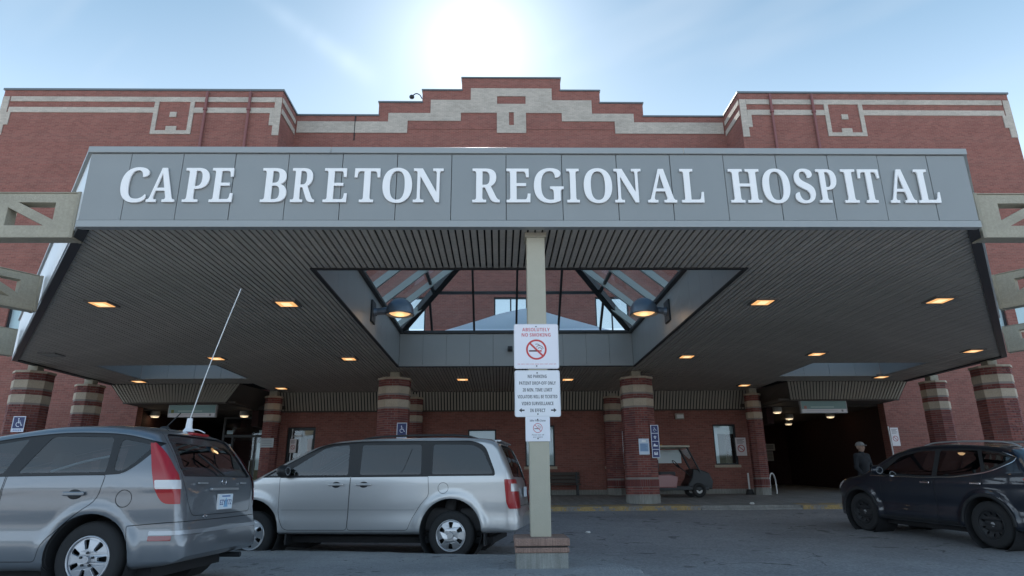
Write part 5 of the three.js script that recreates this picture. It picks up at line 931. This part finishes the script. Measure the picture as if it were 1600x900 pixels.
// ---- dark sport utility car on the right
{
  const navy = paintMat([.004, .008, .018], null, .2);
  const yaw = -104.0 * rad, S = {
    L0: -1.06, L1: 3.66, wb: 2.70, rw: .365, arch: .43, flare: .03, flareW: .09, tuck: .05, tumble: .34, crown: .04, round: .09, roundH: .14, scallop: .02,
    top: pchip([[-1.06, .58], [-1.03, .72], [-1.0, .86], [-.97, 1.0], [-.88, 1.14], [-.70, 1.36], [-.58, 1.52], [-.46, 1.59], [0, 1.65], [.8, 1.685], [1.3, 1.665], [1.8, 1.56], [2.2, 1.36], [2.55, 1.17], [2.8, 1.10], [3.2, 1.03], [3.45, .93], [3.58, .80], [3.64, .66], [3.66, .54]]),
    bottom: pchip([[-1.06, .40], [-.9, .34], [-.5, .30], [0, .28], [2.8, .27], [3.4, .26], [3.66, .34]]),
    plan: pchip([[-1.06, .60], [-1.03, .74], [-.97, .83], [-.8, .90], [-.4, .935], [.5, .945], [2.4, .94], [3.0, .90], [3.35, .80], [3.55, .64], [3.64, .46], [3.66, .36]]),
    belt: (l) => 1.10 + .05 * Math.max(0, .9 - l), crease: (l) => 1.0 - .02 * l,
    dlo: [[2.38, 1.085, .02], [1.72, 1.475, .14], [1.1, 1.575, .3], [.2, 1.575, .3], [-.35, 1.50, .1], [-.56, 1.42, .05], [-.50, 1.36, .08], [-.15, 1.20, .2], [.5, 1.10, .3], [1.2, 1.08, .3]],
    panes: [['front_window', [[2.1, 1.105, .03], [1.68, 1.435, .10], [1.2, 1.535, .1], [.92, 1.54, .03], [.95, 1.10, .03]], M.tintGlass], ['rear_door_window', [[.85, 1.10, .03], [.82, 1.54, .05], [.10, 1.535, .04], [.0, 1.18, .04], [.5, 1.115, .1]], M.tintGlass], ['rear_quarter_window', [[-.06, 1.205, .03], [.03, 1.53, .04], [-.30, 1.48, .05], [-.49, 1.415, .03], [-.42, 1.36, .05]], M.tintGlass]],
    screens: [['windscreen', [[-.64, 1.15, .06], [-.54, 1.52, .08], [.54, 1.52, .08], [.64, 1.15, .06]], 1.6, 3.2, M.autoGlass], ['rear_window', [[-.64, 1.14, .05], [-.54, 1.50, .07], [.54, 1.50, .07], [.64, 1.14, .05]], -1.2, -.5, M.tintGlass]],
    panels: [['rear_door', [[.90, 1.07, .01], [.45, 1.09, .1], [-.02, 1.16, .03], [.05, .95, .1], [.36, .70, .12], [.50, .50, .1], [.52, .38, .04], [.92, .38, .03]], -1.3, -.3], ['front_door', [[2.12, 1.07, .02], [.92, 1.07, .01], [.935, .38, .03], [2.02, .38, .05], [2.14, .65, .1]], -1.3, -.3]],
    rearPanels: [['tailgate', [[-.64, .70, .06], [-.70, 1.08, .05], [-.58, 1.55, .1], [.58, 1.55, .1], [.70, 1.08, .05], [.64, .70, .06]], -1.3, -.55]],
    proud: [['tail_light', [[-.66, 1.10, .03], [-1.2, 1.12, .01], [-1.2, .94, .01], [-.80, .95, .03]], -1.2, -.5, M.redLens], ['tail_light', [[-.66, 1.10, .03], [-1.2, 1.12, .01], [-1.2, .94, .01], [-.80, .95, .03]], .5, 1.2, M.redLens], ['headlight', [[3.12, .955, .03], [3.4, .93, .02], [3.8, .80, .02], [3.8, .70, .02], [3.36, .80, .04]], -1.2, -.42, M.clearLens], ['headlight', [[3.12, .955, .03], [3.4, .93, .02], [3.8, .80, .02], [3.8, .70, .02], [3.36, .80, .04]], .42, 1.2, M.clearLens], ['sill_cladding', [[2.2, .30, .01], [2.2, .36, .02], [.52, .36, .02], [.52, .30, .01]], -1.3, -.3, M.rubber], ['sill_cladding', [[2.2, .30, .01], [2.2, .36, .02], [.52, .36, .02], [.52, .30, .01]], .3, 1.3, M.rubber],
      ['chrome_strip', [[2.36, 1.068, .004], [2.36, 1.084, .004], [1.2, 1.078, .1], [.5, 1.098, .2], [-.15, 1.197, .2], [-.52, 1.355, .08], [-.58, 1.42, .04], [-.35, 1.50, .05], [-.34, 1.512, .01], [-.60, 1.425, .04], [-.535, 1.345, .08], [-.15, 1.18, .2], [.5, 1.08, .2], [1.2, 1.06, .1]], -1.3, -.3, M.chrome]],
    rim: .225, rimMat: std([.03, .03, .032], .5, .3), hubMat: M.tin, nutMat: M.tin, spoke: { spokes: 10, r0: .62, r1: .84, w0: .05, w1: .11, dish: .05, out: -1, hub: .035, nuts: 5 }, inset: .05,
    seats: [[1.3, [-.38, .38]], [.3, [-.42, 0, .42]]], seatH: .28, dash: 2.2, dashH: 1.08, paint: navy, pos: [8.86, roadY(11.17) + .012, -11.17], turn: -yaw, pitch: Math.atan(.039 * .97)
  };
  const { car, hw } = makeCar('dark_suv', 'dark navy sport utility car with black steel wheels at the right edge', 'car', S);
  handle(car, hw, 1.08, .985, M.chrome, .2); handle(car, hw, .10, 1.0, M.chrome, .2); mirror(car, hw, 2.05, 1.15, navy);
  for (const s of [-1, 1]) part(car, 'roof_rail', new THREE.TubeGeometry(new THREE.CatmullRomCurve3([V(1.35, 1.60, s * .60), V(1.15, 1.665, s * .60), V(.3, 1.69, s * .60), V(-.35, 1.645, s * .59), V(-.5, 1.575, s * .58)]), 24, .016, 8), M.tin);
  part(car, 'shark_fin', new THREE.ConeGeometry(.06, .10, 10).scale(1.6, 1, .5).translate(-.2, 1.665, 0), navy);
  part(car, 'underbody', box(-.6, 3.3, .18, .285, -.7, .7), M.liner);
  for (const c of [0, S.wb]) for (const s of [-1, 1]) part(car, 'wheel_arch_cladding', new THREE.TorusGeometry(S.arch + .02, .03, 8, 30, Math.PI).scale(1, 1, .35).translate(c, S.rw + .005, s * (hw(c, S.rw + S.arch) + .004)), M.rubber);
}

// ---------------------------------------------------------------- golf cart behind the column
{
  const t = thing('golf_cart', 'maroon golf cart with cream roof parked behind the brick column', 'golf cart', [6.60, walkY(22.6) + .003, -22.6]);
  const maroon = phy([.36, .17, .17], { roughness: .4, clearcoat: .8, clearcoatRoughness: .15 }), cream = std([.50, .47, .38], .6), dk = M.darkMetal;
  // nose to the right (+x); front axle at x = 0
  const side = (pts, z0, z1, b = .02) => extrude(pts, z1 - z0 - 2 * b, b).translate(0, 0, z0 + b);
  part(t, 'chassis', side([[-1.95, .24], [.30, .24], [.30, .34], [-1.95, .34]], -.52, .52), dk);
  part(t, 'front_cowl', side([[.42, .30], [.46, .50], [.36, .74], [.06, .86], [-.10, .86], [-.16, .60], [-.30, .40], [-.30, .34], [.34, .30]], -.48, .48, .04), dk);
  part(t, 'rear_body', side([[-.78, .34], [-.72, .62], [-.95, .70], [-1.75, .66], [-2.1, .58], [-2.12, .42], [-1.95, .34]], -.55, .55, .04), maroon);
  part(t, 'seat_cushion', rbox(-1.28, -.74, .68, .82, -.5, .5, .05, 3), M.seat); part(t, 'seat_back', rbox(-1.40, -1.28, .86, 1.22, -.48, .48, .05, 3), M.seat);
  part(t, 'roof', rbox(-1.65, -.22, 1.60, 1.67, -.58, .58, .03, 3), cream);
  for (const z of [-.5, .5]) { part(t, 'roof_strut', tube(V(.08, .80, z), V(-.30, 1.61, z), .03), dk); part(t, 'roof_strut', tube(V(-1.52, .66, z), V(-1.48, 1.61, z), .018), dk); }
  part(t, 'windscreen', bar(V(.06, .86, 0), V(-.27, 1.56, 0), .96, .006), M.glass);
  part(t, 'rear_enclosure', box(-1.50, -1.495, .95, 1.56, -.46, .46), std([.62, .64, .63], .5)); part(t, 'side_curtain', box(-1.46, -.24, 1.12, 1.575, -.525, -.52), std([.70, .74, .74], .4));
  part(t, 'steering_column', tube(V(-.10, .62, .22), V(-.62, 1.05, .22), .018), dk); part(t, 'steering_wheel', new THREE.TorusGeometry(.16, .014, 8, 24).rotateY(Math.PI / 2).rotateZ(.75).translate(-.64, 1.07, .22), M.rubber);
  part(t, 'bumper', rbox(.40, .48, .28, .42, -.42, .42, .03), M.rubber);
  const tg = new THREE.LatheGeometry([[.11, -.08], [.20, -.09], [.225, -.06], [.225, .06], [.20, .09], [.11, .08], [.11, -.08]].map(([a, b]) => new THREE.Vector2(a, b)), 28).rotateX(Math.PI / 2), rg = new THREE.CylinderGeometry(.108, .09, .09, 20).rotateX(Math.PI / 2), hg = new THREE.CylinderGeometry(.035, .045, .05, 14).rotateX(Math.PI / 2);
  for (const [x, z] of [[0, .46], [0, -.46], [-1.65, .46], [-1.65, -.46]]) { const w = new THREE.Group(); w.name = 'wheel'; w.position.set(x, .225, z); t.add(w); part(w, 'tyre', tg, M.tyre); part(w, 'rim', rg, M.whiteRough); part(w, 'hub', hg.clone().translate(0, 0, Math.sign(z) * .06), M.darkMetal); }
  part(t, 'beacon', new THREE.CylinderGeometry(.03, .035, .05, 12).translate(-1.1, 1.695, .2), std([.5, .25, .03], .3));
}
// ---------------------------------------------------------------- person standing beyond the bonnet of the dark car
function capsuleField(bones, p) {
  let d = 1e9; const k = .035;
  for (const [a, b, ra, rb] of bones) { const ax = b[0] - a[0], ay = b[1] - a[1], az = b[2] - a[2], px = p[0] - a[0], py = p[1] - a[1], pz = p[2] - a[2], L = ax * ax + ay * ay + az * az, t = Math.max(0, Math.min(1, (px * ax + py * ay + pz * az) / (L || 1))); const q = Math.hypot(px - ax * t, py - ay * t, pz - az * t) - (ra + (rb - ra) * t), h = Math.max(k - Math.abs(d - q), 0) / k; d = Math.min(d, q) - h * h * k / 4; }
  return d;
}
function fieldMesh(bones, c, half, res) {
  const mc = new MarchingCubes(res, new THREE.MeshBasicMaterial(), false, false, 200000); mc.isolation = 0; const N = res;
  for (let z = 0; z < N; z++) for (let y = 0; y < N; y++) for (let x = 0; x < N; x++) { const p = [c[0] + ((x - N / 2) / (N / 2)) * half, c[1] + ((y - N / 2) / (N / 2)) * half, c[2] + ((z - N / 2) / (N / 2)) * half]; mc.field[x + y * N + z * N * N] = -capsuleField(bones, p); }
  mc.update(); const n = mc.count, g = new THREE.BufferGeometry(); g.setAttribute('position', new THREE.BufferAttribute(mc.positionArray.slice(0, n * 3), 3)); g.setAttribute('normal', new THREE.BufferAttribute(mc.normalArray.slice(0, n * 3), 3));
  g.scale(half, half, half); g.translate(...c); return mergeVertices(g);
}
{
  const gy = roadY(16.9), t = thing('person', 'person in dark jacket and pale cap standing beyond the dark car', 'person', [9.33, gy, -16.9], .35);
  const skin = std([.30, .19, .14], .6), jacket = std([.010, .012, .016], .9), trousers = std([.016, .017, .02], .9);
  const legs = [], torso = [], head = [];
  for (const s of [-1, 1]) { legs.push([[s * .10, .92, 0], [s * .11, .50, .02], .095, .062], [[s * .11, .50, .02], [s * .12, .09, -.01], .062, .042], [[s * .12, .05, -.03], [s * .13, .045, .14], .045, .035]);
    torso.push([[s * .20, 1.42, 0], [s * .26, 1.14, .02], .062, .052], [[s * .26, 1.14, .02], [s * .22, .95, .16], .05, .036]); }
  torso.push([[0, .95, 0], [0, 1.20, 0], .145, .15], [[-.07, 1.30, 0], [.07, 1.30, 0], .14, .14], [[-.15, 1.42, 0], [.15, 1.42, 0], .075, .075], [[0, 1.45, 0], [0, 1.52, .01], .07, .058]);
  head.push([[0, 1.50, .0], [0, 1.56, .015], .055, .055], [[0, 1.66, .01], [0, 1.68, -.005], .098, .094], [[0, 1.585, .05], [0, 1.60, .045], .05, .06], [[0, 1.635, .105], [0, 1.612, .122], .012, .016], [[-.098, 1.64, 0], [-.100, 1.615, 0], .018, .014], [[.098, 1.64, 0], [.100, 1.615, 0], .018, .014]);
  const body = part(t, 'body', merge([fieldMesh(head, [0, 1.62, .01], .17, 44), ...[-1, 1].map((s) => { // hands: palm with five bent fingers
    const w = [s * .22, .95, .16], f = [[[w[0], w[1], w[2]], [w[0], w[1] - .04, w[2] + .06], .03, .034]]; for (let i = 0; i < 4; i++) { const o = (i - 1.5) * .019, L = [.032, .038, .036, .028][i]; f.push([[w[0] + o, w[1] - .05, w[2] + .09], [w[0] + o, w[1] - .07, w[2] + .09 + L], .0095, .009], [[w[0] + o, w[1] - .07, w[2] + .09 + L], [w[0] + o, w[1] - .11, w[2] + .085 + L], .009, .008]); } f.push([[w[0] - s * .035, w[1] - .02, w[2] + .03], [w[0] - s * .055, w[1] - .055, w[2] + .075], .011, .009]); return fieldMesh(f, [w[0], w[1] - .05, w[2] + .06], .13, 40); })]), skin);
  part(t, 'jacket', fieldMesh(torso, [0, 1.2, .04], .42, 52), jacket); part(t, 'trousers', fieldMesh(legs, [0, .5, .03], .58, 56), trousers);
  part(t, 'cap', new THREE.SphereGeometry(.112, 20, 10, 0, Math.PI * 2, 0, Math.PI * .5).scale(1, .95, 1.05).translate(0, 1.675, 0), std([.20, .20, .20], .8)); part(t, 'cap_peak', new THREE.CylinderGeometry(.09, .09, .012, 20).scale(1, 1, .8).translate(0, 1.682, .105), std([.19, .19, .19], .8));
  for (const s of [-1, 1]) part(body, 'eye', new THREE.SphereGeometry(.011, 8, 6).translate(s * .034, 1.642, .098), M.black);
  part(body, 'mouth', box(-.024, .024, 1.577, 1.582, .098, .106), std([.28, .10, .09], .6));
}
{ // leaning white pole beside the passage
  const t = thing('white_pole', 'slim white leaning pole beside the right passage', 'pole', [14.30, walkY(23.7), -23.7]);
  part(t, 'pole', tube(V(0, 0, 0), V(-.06, 2.35, 0), .022), M.whiteRough); part(t, 'foot', new THREE.CylinderGeometry(.09, .11, .06, 14).translate(0, .03, 0), M.darkMetal);
}

// ---------------------------------------------------------------- scraps on the road
for (const [x, z, s, l] of [[1.75, -13.6, .05, 'small white paper scrap on the road near the sign post'], [7.1, -18.9, .07, 'small white paper scrap on the lowered kerb']]) {
  const g = new THREE.IcosahedronGeometry(s, 1), p = g.attributes.position; for (let i = 0; i < p.count; i++) { const k = .7 + .6 * fb(nA, p.getX(i) * 40 + 9, p.getZ(i) * 40 + p.getY(i) * 31 + 9, 64, 2); p.setXYZ(i, p.getX(i) * k, p.getY(i) * k * .45, p.getZ(i) * k); }
  g.computeVertexNormals(); g.translate(x, (-z > 18.5 ? walkY(-z) : roadY(-z)) + s * .3, z); solo('paper_scrap', g, M.whiteRough, l, 'litter');
}
renderer.render(scene, camera);
